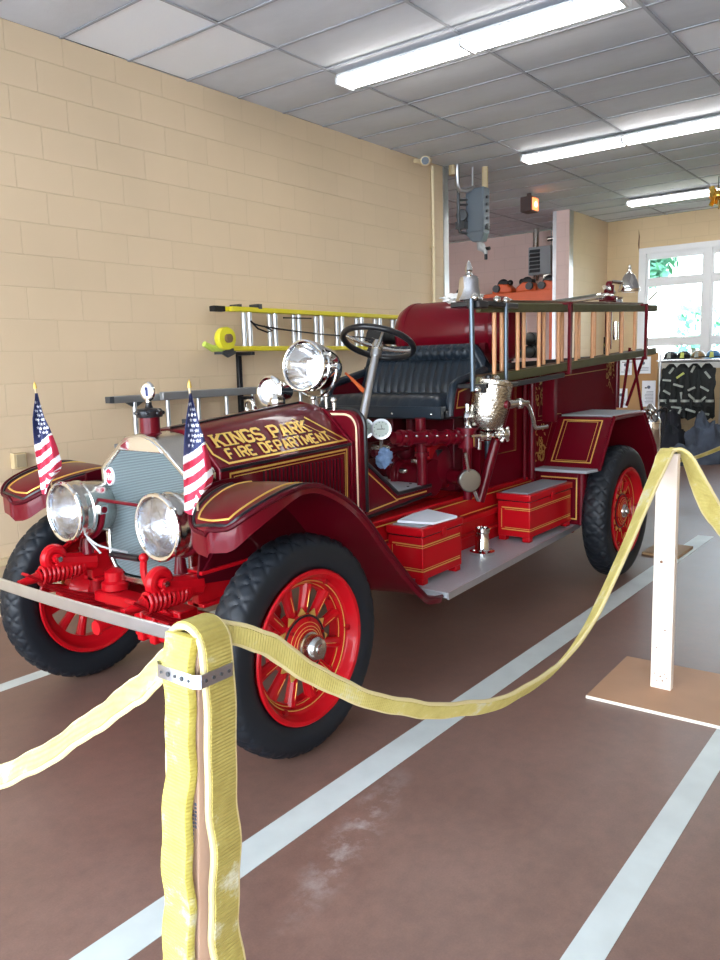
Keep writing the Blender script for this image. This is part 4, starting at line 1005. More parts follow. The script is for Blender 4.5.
b.cyl(o + V((0, .03, 0)), vc, .016, n=10); part('outlet_cap', b, CHROME, va)
# double tube support beside the valve
b = B(); b.cyl((4.20, 2.17, 1.30), (4.07, 2.28, .72), .030, n=14); b.cyl((4.25, 2.20, 1.30), (4.14, 2.31, .72), .016, n=10); b.cyl((4.20, 2.17, 1.30), (4.21, 2.16, 1.40), .026, n=14); part('seat_strut', b, MAROON)
# lever disc
d = V((3.875, 2.235, .876)); da = V((-.62, -.78, .0)).normalized()
b = B(); b.lathe([(0, -.05), (.05, -.05), (.062, -.03), (.066, 0), (.066, .012), (.06, .018), (0, .020)], d, da, 30); ld = part('suction_cap', b, DULLNICKEL)
b = B(); b.cyl(d + V((-.01, 0, .05)), d + V((-.045, .0, .165)), .012, n=10); b.cyl(d + V((.02, -.01, -.05)), d + V((.06, -.02, -.125)), .013, .010, n=10); explode(part('cap_lever', b, NICKEL, ld))
b = B(); b.cyl(d - da * .05, d + V((.12, .2, 0)), .045, n=16); part('suction_elbow', b, MAROON, ld)
# hammered strainer bucket hung mouth up by the arm
sc_ = V((4.02, 2.185, 1.305)); sax = V((.18, -.10, .97)).normalized()
b = B(); b.lathe([(r_ * 1.1, h_) for r_, h_ in [(0, -.155), (.04, -.153), (.075, -.14), (.095, -.105), (.102, -.04), (.102, .10), (.106, .105), (.106, .125), (.098, .13), (.085, .14), (0, .142)]], sc_, sax, 40); part('suction_strainer', b, HAMMER)
# crank handle
k0 = V((4.02, 2.065, 1.300))
b = B(); b.cyl(k0 + V((-.03, .12, 0)), k0, .024, n=14); b.cyl(k0 + V((0, .03, 0)), k0 + V((0, .07, 0)), .032, n=14); ck = part('hand_crank', b, MAROON)
b = B(); b.lathe([(0, 0), (.022, 0), (.026, .02), (.020, .05), (.022, .07), (.03, .075), (.03, .1), (.016, .115), (.012, .16), (0, .16)], k0, (.9, -.3, .02), 18); e0 = k0 + V((.125, -.04, .0)); b.tube(smooth_path([e0, e0 + V((.04, -.005, -.02)), e0 + V((.09, -.01, -.10)), e0 + V((.11, -.012, -.145)), e0 + V((.14, -.03, -.15)), e0 + V((.18, -.06, -.145))], 4), .012, 8); part('crank_arm', b, NICKEL, ck)

# ---------------- hose body
BX0, BX1, BY0, BY1 = 4.92, 6.52, 2.35, my(2.35)
b = B(); b.bb(BX0, BX1, BY0, BY0 + .03, .74, 1.50); b.bb(BX0, BX1, BY1 - .03, BY1, .74, 1.50); b.bb(BX0, BX0 + .03, BY0 + .03, BY1 - .03, .74, 1.50); b.bb(BX0 + .03, BX1, BY0 + .03, BY1 - .03, .74, .80); b.bb(BX1 - .03, BX1, BY0 + .03, BY1 - .03, .80, 1.15)
body = part('hose_body', b, MAROON_B, bevel=.006)
b = B(); b.bb(4.30, BX0 - .01, 2.40, my(2.40), .72, 1.47); fb = part('body_front_locker', b, MAROON_B, bevel=.008)
g = B(); yy = 2.40
for x0_, x1_, w_ in ((4.40, 4.78, .006), (4.425, 4.755, .003)): g.stripe([(x0_, yy, .95), (x0_, yy, 1.42), (x1_, yy, 1.42), (x1_, yy, .95)], (0, -1, 0), w_, True)
part('pinstripes', g, GOLD_D, fb)
g = B(); g.cyl((BX0 - .01, 2.345, .74), (BX0 - .01, 2.345, 1.50), .024, n=14); g.cyl((BX0 - .07, 2.37, .74), (BX0 - .07, 2.37, 1.50), .012, n=10); g.cyl((BX1, 2.35, 1.13), (BX1, 2.35, 1.52), .024, n=14); explode(part('corner_beading', g, MAROON, body), 'corner_bead')
g = B(); ny = (0, -1, 0)
g.stripe([(5.10, BY0, 1.41), (6.30, BY0, 1.455)], ny, .006); g.stripe([(5.12, BY0, 1.36), (5.02, BY0, 1.20), (5.02, BY0, 1.16), (5.40, BY0, 1.155)], ny, .004); g.stripe([(4.965, BY0, .80), (4.965, BY0, 1.44)], ny, .004); g.stripe([(5.0, BY0, 1.13), (5.26, BY0, 1.13), (5.13, BY0, .92)], ny, .004); g.stripe([(6.30, BY0, 1.42), (6.44, BY0, 1.25)], ny, .004)
part('pinstripes', g, GOLD_D, body)
# gold scrollwork in the panel corners
def scroll(b, c, sc, mir_, seed):
    r = random.Random(seed)
    for q in range(9):
        a0 = r.uniform(0, 2 * PI); R0 = sc * r.uniform(.10, .22); cx = c.x + sc * r.uniform(-.40, .40) * mir_; cz = c.z + sc * r.uniform(-.6, .6)
        P = [V((cx + R0 * (1 - k / 16) * math.cos(a0 + k * .42), c.y, cz + R0 * (1 - k / 16) * math.sin(a0 + k * .42) * 1.3)) for k in range(14)]
        b.stripe(P, (0, -1, 0), .012 * sc / .2, lift=.0015 + q * .0002)
    for q in range(14):
        a = r.uniform(0, 2 * PI); p = c + V((sc * r.uniform(-.5, .5), 0, sc * r.uniform(-.65, .65))); d = V((math.cos(a), 0, math.sin(a))); e = V((-d.z, 0, d.x))
        L = sc * r.uniform(.12, .25); b.add([p + d * L * .5 + V((0, -.003, 0)), p + e * L * .2 + V((0, -.003, 0)), p - d * L * .5 + V((0, -.003, 0)), p - e * L * .2 + V((0, -.003, 0))], [(0, 1, 2, 3)])
for (sx_, sz_, ss_, sm_, sd_) in ((5.04, 1.35, .17, 1, 1), (5.06, .97, .20, 1, 2), (6.36, 1.40, .17, -1, 3)): g = B(); scroll(g, V((sx_, BY0, sz_)), ss_, sm_, sd_); part('gold_scroll', g, GOLD_D, body, recalc=False)
# folded hose seen in the open body top
for k in range(6):
    b = B(); P = []
    for q in range(9): P.append(V((5.0 + q * .18, 2.46 + k * .135, 1.40 + .02 * math.sin(q * 1.3 + k))))
    b.ribbon(P, (0, .11, 0), .10); part('stowed_hose', b, pm('stowed_hose_%d' % k, (.30, .29, .27), .85, 0, 0, .2, 12))
# low step box ahead of the rear wheel
for fl_ in (False, True):
    f = (lambda p: V((p[0], my(p[1]), p[2]))) if fl_ else V; sg = 1 if fl_ else -1
    b = B(); b.prism([f(p) for p in [(5.06, 2.075, .42), (5.06, 2.40, .42), (5.06, 2.40, .785), (5.06, 2.075, .785)]], (.10, 0, 0)); b.cyl(f((5.085, 2.06, .42)), f((5.085, 2.06, .785)), .03, n=14); b.cyl(f((5.10, 2.055, .42)), f((5.10, 2.055, .785)), .024, n=14); sb = part('step_box', b, MAROON, bevel=.006)
    b = B(); b.prism([f(p) for p in [(4.975, 1.985, .788), (4.965, 2.36, .788), (5.17, 2.36, .788), (5.12, 1.955, .788)]], (0, 0, .02)); part('step_plate', b, GREYMAT, sb, bevel=.004)
    g = B(); g.stripe([f(p) for p in [(5.06, 2.345, .74), (5.06, 2.085, .74), (5.06, 2.085, .46), (5.06, 2.345, .46)]], (-1, 0, 0), .009); part('pinstripe', g, GOLD, sb)
# angular rear fenders
for fl_ in (False, True):
    f = (lambda p: V((p[0], my(p[1]), p[2]))) if fl_ else V; sg = 1 if fl_ else -1
    Y0, Y1 = 1.945, 2.352
    prof = [(5.10, .80), (5.36, 1.135), (5.98, 1.135), (6.26, .86), (6.40, .50)]
    inn = [(5.125, .80), (5.375, 1.112), (5.965, 1.112), (6.24, .85), (6.378, .50)]
    b = B(); n = 5; vs = [f((x, Y0, z)) for x, z in prof] + [f((x, Y0, z)) for x, z in inn] + [f((x, Y1, z)) for x, z in prof] + [f((x, Y1, z)) for x, z in inn]; fs = []
    for k in range(4): fs += [(k, k + 1, 10 + k + 1, 10 + k), (5 + k, 15 + k, 15 + k + 1, 5 + k + 1), (k, 5 + k, 5 + k + 1, k + 1), (10 + k, 10 + k + 1, 15 + k + 1, 15 + k)]
    fs += [(0, 10, 15, 5), (4, 9, 19, 14)]
    b.add(vs, fs); rf = part('rear_fender', b, MAROON, bevel=.008, bseg=3)
    e = B(); e.prism([f(p) for p in [(5.12, Y1, .80), (5.37, Y1, 1.12), (5.97, Y1, 1.12), (6.25, Y1, .86), (6.39, Y1, .50), (5.12, Y1, .60)]], (0, .010 * -sg, 0)); part('inner_apron', e, MAROON_D, rf)
    e = B(); e.tube([f((x, Y0, z)) for x, z in prof], .013, 8); part('edge_bead', e, MAROON, rf)
    e = B(); e.prism([f(p) for p in [(5.385, 1.965, 1.137), (5.385, 2.34, 1.137), (5.96, 2.34, 1.137), (5.96, 1.965, 1.137)]], (0, 0, .012)); part('step_mat', e, GREYMAT, rf, bevel=.003)
    nrm = V((-(1.135 - .80), 0, .26)).normalized()
    def sl_(y, t): return f((lerp(5.10, 5.36, t), y, lerp(.80, 1.135, t)))
    g = B()
    for d, w_ in ((0, .009), (.028, .004)): g.stripe([sl_(2.02 + d, .12 + d), sl_(2.02 + d, .93 - d), sl_(2.30 - d, .93 - d), sl_(2.30 - d, .12 + d)], nrm, w_, True, lift=.003)
    part('pinstripes', g, GOLD, rf)
# tailboard and rear braces
b = B(); b.bb(6.50, 7.22, 2.10, my(2.10), .60, .635); tb_ = part('tailboard', b, TREADPLATE, bevel=.006)
b = B()
for y in (2.45, 3.15): b.bar((6.4, y, .66), (7.15, y, .59), .05, .05)
explode(part('tailboard_irons', b, MAROON, tb_), 'tailboard_iron')
b = B(); b.cyl((6.50, 2.22, 1.60), (6.78, 2.20, .98), .012, n=10); b.cyl((6.80, 2.20, 1.62), (6.48, 2.25, 1.15), .012, n=10); b.cyl((6.50, 2.24, 1.62), (6.50, 2.30, 1.13), .012, n=10); part('ladder_brace', b, MAROON)
b = B(); b.cyl((6.72, 2.52, .64), (6.72, 2.52, 1.72), .024, n=14); b.cyl((6.72, 2.52, 1.06), (6.60, 2.45, 1.05), .014, n=10); b.sph((6.72, 2.52, 1.06), .032, 10); part('grab_pole', b, CHROME)
# hard suction hoses slung on the far side
for z in (1.62, 1.74):
    b = B(); b.tube(smooth_path([(4.6, 3.36, z), (5.4, 3.38, z - .02), (6.2, 3.38, z - .015), (7.0, 3.36, z)], 6), .055, 14); b.cyl((4.50, 3.36, z), (4.62, 3.36, z), .062, n=18); b.cyl((6.98, 3.36, z), (7.12, 3.36, z), .062, n=18); part('suction_hose', b, RUBBER)
# booster tank across the body behind the seat
b = B(); b.lathe([(0, -.46), (.06, -.455), (.13, -.435), (.18, -.40), (.200, -.36), (.205, -.35), (.205, .35), (.200, .36), (.18, .40), (.13, .435), (.06, .455), (0, .46)], (4.66, 2.76, 1.745), (0, 1, 0), 48)
for y in (-.32, .32): b.cyl((4.66, 2.76 + y - .012, 1.745), (4.66, 2.76 + y + .012, 1.745), .209, n=48)
tk_ = part('booster_tank', b, MAROON)
b = B()
for y in (2.46, 3.06): b.prism([(4.44, y - .02, 1.46), (4.80, y - .02, 1.46), (4.80, y - .02, 1.66), (4.44, y - .02, 1.66)], (0, .04, 0))
explode(part('tank_cradle', b, MAROON_D, tk_), 'tank_cradle')
# ladder rack at the front: black bracket plates, steel uprights
b = B(); b.bb(3.86, 4.30, 2.14, 2.34, 1.845, 1.875); b.bb(3.80, 3.90, 2.12, 2.20, 1.83, 1.87); b.bb(3.90, 4.30, 2.14, 2.34, 1.395, 1.42); b.bar((3.90, 2.165, 1.385), (5.0, 2.165, 1.44), .03, .03); b.cyl((3.96, 2.155, 1.44), (3.96, 2.155, 1.47), .02, n=8)
rk = part('ladder_rack', b, BLACK, bevel=.005)
b = B(); b.cyl((3.80, 2.165, 1.385), (3.78, 2.16, 1.88), .014, n=12); b.cyl((4.16, 2.150, 1.40), (4.15, 2.145, 1.87), .012, n=12); b.cyl((4.27, 2.33, .95), (4.27, 2.33, 1.40), .02, n=12); explode(part('rack_uprights', b, DARKSTEEL, rk), 'rack_upright')
b = B()
for (x, z) in ((3.80, 1.885), (4.05, 1.885), (3.82, 1.392), (4.04, 1.445), (4.16, 1.885)): b.sph((x, 2.15, z), .022, 10)
explode(part('acorn_nuts', b, NICKEL, rk), 'acorn_nut')
for x in (5.06, 6.60):
    b = B(); dz = (x - 3.9) * .05
    b.bb(x - .018, x + .018, 2.135, 2.155, 1.395 + dz, 1.873 + dz * .70); b.bb(x - .018, x + .018, 2.135, 2.36, 1.385 + dz, 1.398 + dz); b.bb(x - .018, x + .018, 2.135, 2.36, 1.86 + dz * .70, 1.873 + dz * .70); b.bb(x - .018, x + .018, 2.34, 2.36, 1.395 + dz, 1.873 + dz * .70)
    b.bb(x - .025, x + .025, 2.24, 2.33, 1.12 if x < 6 else 1.5, 1.37 + dz)
    part('ladder_strap', b, MAROON, rk, bevel=.004)
# bell on the rack
bl = V((4.0, 2.30, 1.872))
b = B(); b.lathe([(r_ * .72, h_ * .86) for r_, h_ in [(0, .01), (.075, .01), (.09, .005), (.104, .0), (.108, .008), (.100, .022), (.090, .045), (.082, .085), (.078, .13), (.070, .155), (.046, .165), (.030, .17), (.022, .185), (.030, .20), (.024, .225), (.010, .255), (.0, .265)]], bl + V((0, 0, .012)), (0, 0, 1), 40); be = part('bell', b, CHROME)
b = B(); b.tube([bl + V((.02, .02, .13)), bl + V((.06, .02, .165)), bl + V((.10, .02, .12)), bl + V((.11, .02, 0))], .012, 8); b.cyl(bl + V((0, 0, -.01)), bl + V((0, 0, .02)), .03, n=12); part('bell_stand', b, NICKEL, be)
# playpipe along the body top and the rear lamp
b = B(); P0, P1 = V((5.45, 2.62, 1.935)), V((7.03, 2.62, 2.095)); b.cyl(P0, P1, .018, .030, n=18); b.cyl(P1, P1 + (P1 - P0).normalized() * .08, .04, n=18); b.cyl(P0 - (P1 - P0).normalized() * .02, P0, .022, n=14); pp = part('deck_pipe', b, CHROME)
b = B(); b.cyl((7.03, 2.62, 1.62), (7.03, 2.62, 2.16), .03, n=16); b.cyl((7.03, 2.62, 2.10), (7.03, 2.62, 2.18), .045, n=16); b.sph((7.03, 2.62, 2.19), .03, 10); b.bb(6.98, 7.08, 2.55, 2.69, 2.04, 2.08); part('pipe_mount', b, MAROON, pp)
b = B(); b.lathe([(.085, 0), (.085, .03), (.05, .05), (.04, .09), (.05, .11), (0, .11)], (7.05, 2.55, 1.96), (0, 0, 1), 24); b.cyl((6.98, 2.60, 2.14), (6.86, 2.60, 2.15), .02, n=10); b.cyl((7.05, 2.56, 1.70), (7.05, 2.56, 1.86), .025, n=12); explode(part('pipe_coupling', b, CHROME, pp))
rl = V((7.20, 2.50, 2.12))
b = B(); b.lathe([(0, .005), (.07, 0), (.092, .0), (.096, .012), (.088, .045), (.07, .10), (.045, .15), (.026, .17), (.014, .18), (.018, .20), (.008, .235), (0, .24)], rl, (0, 0, 1), 30); b.cyl(rl + V((-.16, .1, .09)), rl + V((-.04, .02, .08)), .016, n=10); part('rear_bell', b, CHROME)
b = B(); b.bar((4.33, 3.3, 1.50), (6.5, 3.3, 1.56), .03, .05); b.bar((4.33, 2.45, 1.50), (6.5, 2.45, 1.545), .03, .04); explode(part('body_rail', b, BLACK), 'body_rail')

# ================================================================ things carried on the engine
# two wooden ladders on edge in the rack
def wood_ladder(y, x0, x1, railm, ph, label, hgt=1.):
    t = thing('wooden_ladder', label, 'ladder', ((x0 + x1) / 2, y, 1.40), 'wooden ladders on the engine rack')
    up2 = .022 if y > 2.25 else 0
    def zb(x): return 1.432 + (x - 3.94) * .052
    def zt(x): return 1.842 + up2 + (x - 3.94) * .036
    for zf, nm in ((zb, 'rail'), (zt, 'rail')):
        b = B(); c0 = V((x0, y, zf(x0))); c1 = V((x1, y, zf(x1))); b.bar(c0, c1, .036, .056); obj('rail', b, railm, t, bevel=.008)
    k = 0; x = x0 + ph
    while x < x1 - .05:
        b = B(); b.cyl((x, y, zb(x) + .02), (x, y, zt(x) - .02), .0125, n=12); obj('rung', b, RUNGWOOD, t); x += .297
wood_ladder(2.205, 3.93, 7.02, RAILWOOD, .19, 'nearer wooden ladder on edge along the maroon body, olive rails')
wood_ladder(2.285, 4.0, 6.90, RAILWOOD2, .365, 'farther wooden ladder on edge in the rack, brown rails')
# flags on sticks
def flag(px, top, bot, label, ps, seed, wv):
    top, bot = V(top), V(bot)
    t = thing('stick_flag', label, 'flag', bot, 'small flags on the front of the engine')
    b = B(); b.cyl(bot, top, .0042, n=8); obj('stick', b, pm('pale_stick', (.62, .48, .28), .6), t)
    b = B(); d = (top - bot).normalized(); b.lathe([(.0042, 0), (.008, .002), (.006, .02), (0, .035)], top, d, 10); obj('finial', b, GOLD, t)
    ex_ = V((.627, -.779, 0)) * wv; ey_ = V((-.779, -.627, 0)); H_ = .43
    def pt(u, v):           # u 0..1 from the stick outwards, v 0..1 downwards
        wdt = interp([(0, .004), (.15, .032), (.35, .066), (.55, .092), (.70, .104), (.85, .094), (1.0, .062)], v)[0]
        lean = interp([(0, 0), (.3, -.014), (.6, -.03), (1, -.042)], v)[0]
        z = top.z - .018 - H_ * v - .012 * math.sin(PI * u) * v + (.055 * max(0, u - .45) if v > .75 else 0) * (v - .75) / .25 * 2.2
        base = top.lerp(bot, (.018 + H_ * v) / (top.z - bot.z))
        fold = .020 * math.sin(u * 7.5 + v * 2.2 + seed) * min(1, v * 2.5) + .012 * math.sin(u * 13 + 5 * v)
        return V((base.x, base.y, 0)) + ex_ * (lean + wdt * u) + ey_ * (fold * .8 + .040 * min(1, v * 4) + .004) + V((0, 0, z))
    def patt(u, v):
        wdt = interp([(0, .004), (.15, .032), (.35, .066), (.55, .092), (.70, .104), (.85, .094), (1.0, .062)], v)[0]
        x = wdt * u; y = H_ * v; s = y + x * .72            # stripes climb away from the stick
        if s < .222: return 2
        if u > .80 and v > .42 and v < .60: return 0
        if v > .80 and u > .42: s = y - x * 1.5 + .1
        return 0 if int((s - .222) / .029 + 200) % 2 else 1
    b = B(); b.grid(pt, 40, 130, matfn=patt); cl = obj('cloth', b, [FLAGRED, FLAGWHITE, FLAGBLUE], t, smooth=80)
    md = cl.modifiers.new('Solidify', 'SOLIDIFY'); md.thickness = .0012
    s = B(); r = random.Random(seed); n = 0
    for i in range(10):
        v = .09 + i * .042
        for j in range(6):
            u = .14 + j * .19 + (.09 if i % 2 else 0)
            if u > .93 or v > .5 or patt(min(.98, u + .05), min(.98, v + .02)) != 2: continue
            wdt = interp([(0, .004), (.15, .032), (.35, .066), (.55, .092), (1, .1)], v)[0]
            if j * .5 > wdt / .016: continue
            p = pt(u, v); q1 = pt(u + .02, v) - p; q2 = pt(u, v + .01) - p; nn = q1.cross(q2).normalized()
            if nn.dot(V((0, 0, 1.5)) - p + V((0, 0, 0))) < 0 and (V((0, 0, 1.55)) - p).dot(nn) < 0: nn = -nn
            e1 = q1.normalized(); e2 = nn.cross(e1)
            P = [p + nn * .002 + (e1 * math.cos(a) + e2 * math.sin(a)) * (.0085 if k % 2 == 0 else .0038) for k, a in enumerate([PI / 2 + k * PI / 5 for k in range(10)])]
            s.poly(P)
    obj('stars', s, FLAGWHITE, cl, smooth=0, recalc=False)
flag(0, (1.88, 2.235, 1.48), (1.885, 2.235, 1.03), 'small striped flag with stars on a stick by the near headlamp, under the fender tip', .0, 1.0, 1.0)
flag(0, (1.865, 3.24, 1.48), (1.885, 3.21, 1.03), 'small striped flag with stars on a stick above the far headlamp, against the wall', .0, 2.1, 1.0)
# sheet of paper on the front toolbox
b = B(); P = [V((3.335, 2.345, .742)), V((3.60, 2.41, .742)), V((3.555, 2.155, .742)), V((3.375, 2.150, .742))]
P = [V((3.30, 2.335, .7235)), V((3.655, 2.40, .7235)), V((3.56, 2.128, .7235)), V((3.345, 2.14, .7235))]
b.prism(P, (0, 0, .012)); pap = obj('paper_pad', b, PAPER, smooth=0); base_at(pap, P[0]); tag(pap, 'white paper pad lying on the front red toolbox', 'paper')
# rags
def rag(name, c, r, m, label, seed, sc=(1, 1, .5)):
    b = B(); c = V(c)
    def fn(u, v):
        a = 2 * PI * u; t = PI * v; d = V((math.sin(t) * math.cos(a), math.sin(t) * math.sin(a), math.cos(t)))
        k = 1 + .45 * noise.noise(d * 2.3 + V((seed, 0, 0))) + .2 * noise.noise(d * 6 + V((0, seed, 0)))
        return c + V((d.x * sc[0], d.y * sc[1], d.z * sc[2])) * r * k
    b.grid(fn, 36, 20, True); o = obj(name, b, m, smooth=60); base_at(o, c - V((0, 0, r * sc[2]))); tag(o, label, 'cloth'); return o
rag('blue_rag', (3.50, 2.56, 1.032), .055, BLUECLOTH, 'crumpled light blue rag on the pump piping below the gauges', 3, (.8, .9, .9))
rag('white_rag', (4.22, 2.47, 1.925), .10, WHITECLOTH, 'crumpled white cloth on top of the maroon tank beside the bell', 8, (.75, 1.25, .33))
# chrome extinguisher on the tailboard
ec = V((6.96, 2.21, .637))
t = thing('fire_extinguisher', 'upright chrome fire extinguisher standing on the tailboard behind the rear fender', 'fire extinguisher', ec)
b = B(); b.lathe([(0, 0), (.085, 0), (.09, .015), (.09, .33), (.094, .335), (.094, .35), (.085, .37), (.05, .41), (.034, .42), (.034, .445), (0, .445)], ec, (0, 0, 1), 32); obj('cylinder', b, CHROME, t)
b = B(); b.lathe([(.04, .42), (.055, .425), (.055, .455), (.03, .475), (.012, .50), (0, .50)], ec, (0, 0, 1), 24); b.tube([ec + V((-.09, -.06, .43)), ec + V((-.05, -.03, .445)), ec + V((.05, .03, .445)), ec + V((.12, .06, .43))], .014, 8); obj('cap', b, NICKEL, t)
b = B(); b.tube(smooth_path([ec + V((.03, -.05, .43)), ec + V((.08, -.10, .46)), ec + V((.13, -.10, .40)), ec + V((.115, -.07, .2)), ec + V((.10, -.05, .08))], 5), .011, 8); obj('hose', b, RUBBER, t)
b = B(); b.tube(arc(ec + V((-.06, -.06, .40)), (-.7, -.7, 0), (0, 0, 1), .05, -PI / 2, PI / 2, 10), .008, 6); obj('handle', b, DARKGREY, t)
# ================================================================ hose barrier
def hosemat(name, c1, c2, ax):
    m, nt, bs = newmat(name); tc = nt.nodes.new('ShaderNodeTexCoord')
    n = nt.nodes.new('ShaderNodeTexNoise'); n.inputs['Scale'].default_value = 9; n.inputs['Detail'].default_value = 7; n.inputs['Roughness'].default_value = .7; nt.links.new(tc.outputs['Object'], n.inputs['Vector'])
    r = nt.nodes.new('ShaderNodeValToRGB'); e = r.color_ramp.elements; e[0].position = .30; e[0].color = (*c1, 1); e[1].position = .55; e[1].color = (*c2, 1)
    k = r.color_ramp.elements.new(.66); k.color = (.60, .57, .40, 1)
    nt.links.new(n.outputs['Fac'], r.inputs['Fac']); nt.links.new(r.outputs['Color'], bs.inputs['Base Color'])
    w = nt.nodes.new('ShaderNodeTexWave'); w.bands_direction = ax; w.inputs['Scale'].default_value = 48; w.inputs['Distortion'].default_value = .4; nt.links.new(tc.outputs['Object'], w.inputs['Vector'])
    bp = nt.nodes.new('ShaderNodeBump'); bp.inputs['Strength'].default_value = .5; bp.inputs['Distance'].default_value = .003; nt.links.new(w.outputs['Fac'], bp.inputs['Height']); nt.links.new(bp.outputs['Normal'], bs.inputs['Normal'])
    bs.inputs['Roughness'].default_value = .8; return m
HOSEZ = hosemat('yellow_hose_jacket', (.42, .33, .055), (.55, .465, .10), 'Z')
HOSEX = hosemat('yellow_hose_span', (.45, .36, .09), (.58, .49, .15), 'X')
HOSED = hosemat('dull_yellow_hose_jacket', (.29, .22, .045), (.40, .32, .08), 'Z')

# --- near post: timber wrapped in hose
PT = V((.848, 1.034, 1.105)); PB = V((.800, 1.068, 0.0)); UPV = (PT - PB).normalized()
t = thing('barrier_post', 'near timber barrier post wrapped in yellow fire hose with a perforated metal strap', 'barrier post', PB)
def ax_(z): return PB.lerp(PT, z / PT.z)
def loc(z, dx, dy): a = ax_(z); return V((a.x + dx, a.y + dy, z))
b = B(); hx, hy = .017, .029
b.add([loc(z, dx, dy) for z in (.02, 1.096) for dx, dy in ((-hx, -hy), (hx, -hy), (hx, hy), (-hx, hy))], [(0, 1, 2, 3), (4, 5, 6, 7), (0, 1, 5, 4), (1, 2, 6, 5), (2, 3, 7, 6), (3, 0, 4, 7)])
obj('timber', b, PINKPINE, t, bevel=.003)
b = B()
for k, (z, n_) in enumerate([(.80, 7), (.785, 9)]):      # faint ink stamp on the timber
    for q in range(n_):
        zz = z - q * .007
        p = loc(zz, -hx - .0008, -hy + .006 + k * .007); b.box(p, (.0012, .0045, .0032 if q % 3 else .0048))
obj('ink_stamp', b, INK, t)
b = B(); b.box(loc(.012, 0, 0), (.30, .34, .024)); obj('foot_board', b, PINKPINE, t, bevel=.003)
def wav(z, s): return .005 * math.sin(z * 23 + s) + .003 * math.sin(z * 51 + 2 * s)
# flap down the face towards the truck's bumper side
zs = [1.104 - k * .0175 for k in range(62)]
b = B(); P = []; W = []
for z in zs:
    P.append(loc(max(z, .03), -hx - .013 + wav(z, 1) * .7 - (.008 if z < .93 else 0) * min(1, (.93 - z) * 6), .000 + wav(z, 2) * .5)); W.append(V((0, .072 - .005 * math.sin(z * 9), 0)))
b.ribbon([p for p in P], W, .017); obj('hose_flap', b, HOSEZ, t, smooth=50)
# flap over the top and down both narrow sides
b = B(); path = []
for k in range(60): z = .05 + k * .0165; path.append((loc(z, .014 + .034 * min(1, max(0, 1.0 - z) * 1.2) + wav(z, 4) * .5, -hy - .016 - (.010 * math.sin(z * 5) ** 2 + wav(z, 5) * .8) * min(1, max(0, (1.0 - z) * 4))), 1))
cz = ax_(1.06)
for k in range(1, 14):
    a = PI * k / 14; path.append((loc(1.058 + .058 * math.sin(a) ** .7, .010, -(hy + .016) * math.cos(a)), 1))
for k in range(40): z = 1.045 - k * .025; path.append((loc(z, .010, hy + .014 + wav(z, 7) * .5), 1))
b.ribbon([p for p, _ in path], (.060, 0, 0), .016); obj('hose_cap', b, HOSED, t, smooth=50)
b = B()
for s_ in (-.030, .030):
    b.tube([p + V((s_, 0, 0)) for p, _ in path], .006, 8)
obj('hose_seam', b, HOSE_IN, t)
# perforated strap
zc = 1.035; o = [loc(zc, dx, dy) for dx, dy in ((-.052, -.082), (.062, -.082), (.062, .082), (-.052, .082))]
rp = []
cs = [(-.042, -.046), (-.034, -.058), (.036, -.058), (.044, -.048), (.044, .048), (.036, .058), (-.034, .058), (-.042, .046)]
b = B(); b.add([loc(zc + dz, dx * k, dy * k) for k in (1, .97) for dz in (-.012, .012) for dx, dy in cs], [])
vs = []; fs = []
for dx, dy in cs: vs += [loc(zc - .012, dx, dy), loc(zc + .012, dx, dy), loc(zc + .012, dx * .97, dy * .975), loc(zc - .012, dx * .97, dy * .975)]
n = len(cs)
for k in range(n):
    j = (k + 1) % n
    for q in range(4): fs.append((4 * k + q, 4 * k + (q + 1) % 4, 4 * j + (q + 1) % 4, 4 * j + q))
b = B(); b.add(vs, fs); st_ = obj('strap', b, GALV, t)
b = B()
for k in range(5): p = loc(zc, -.0426, -.036 + k * .018); b.cyl(p, p + V((-.0012, 0, 0)), .0045 if k % 2 else .0028, n=10)
for k in range(4): p = loc(zc, -.024 + k * .017, -.0586); b.cyl(p, p + V((0, -.0012, 0)), .0032, n=10)
explode(obj('strap_hole', b, DARKGREY, st_))

# --- far post on its plywood base
t = thing('barrier_post', 'bare pine barrier post standing on a square plywood base', 'barrier post', (3.6, 1.05, 0))
b = B(); b.prism([(3.328, 1.312, 0), (3.905, 1.325, 0), (3.925, .70, 0), (3.345, .705, 0)], (0, 0, .014)); obj('plywood_base', b, [pm('plywood_face', (.43, .235, .125), .55, 0, 0, .18, 4)], t)
b = B(); b.bar((3.327, 1.313, .007), (3.344, .704, .007), .003, .0135); obj('base_edge', b, PLY_EDGE, t)
b = B(); b.bb(3.585, 3.625, 1.012, 1.105, .014, 1.115); obj('upright', b, PINE, t, bevel=.002)
b = B()
for (y, z, r) in ((1.07, .62, .007), (1.045, .30, .004), (1.08, .21, .003), (1.04, .09, .003), (1.06, .075, .004), (1.085, .085, .003), (1.05, .055, .004), (1.075, .05, .003), (1.03, .07, .003)): b.cyl((3.5855, y, z), (3.584, y, z), r, n=10)
obj('knots', b, pm('knot_brown', (.20, .10, .05), .7), t)

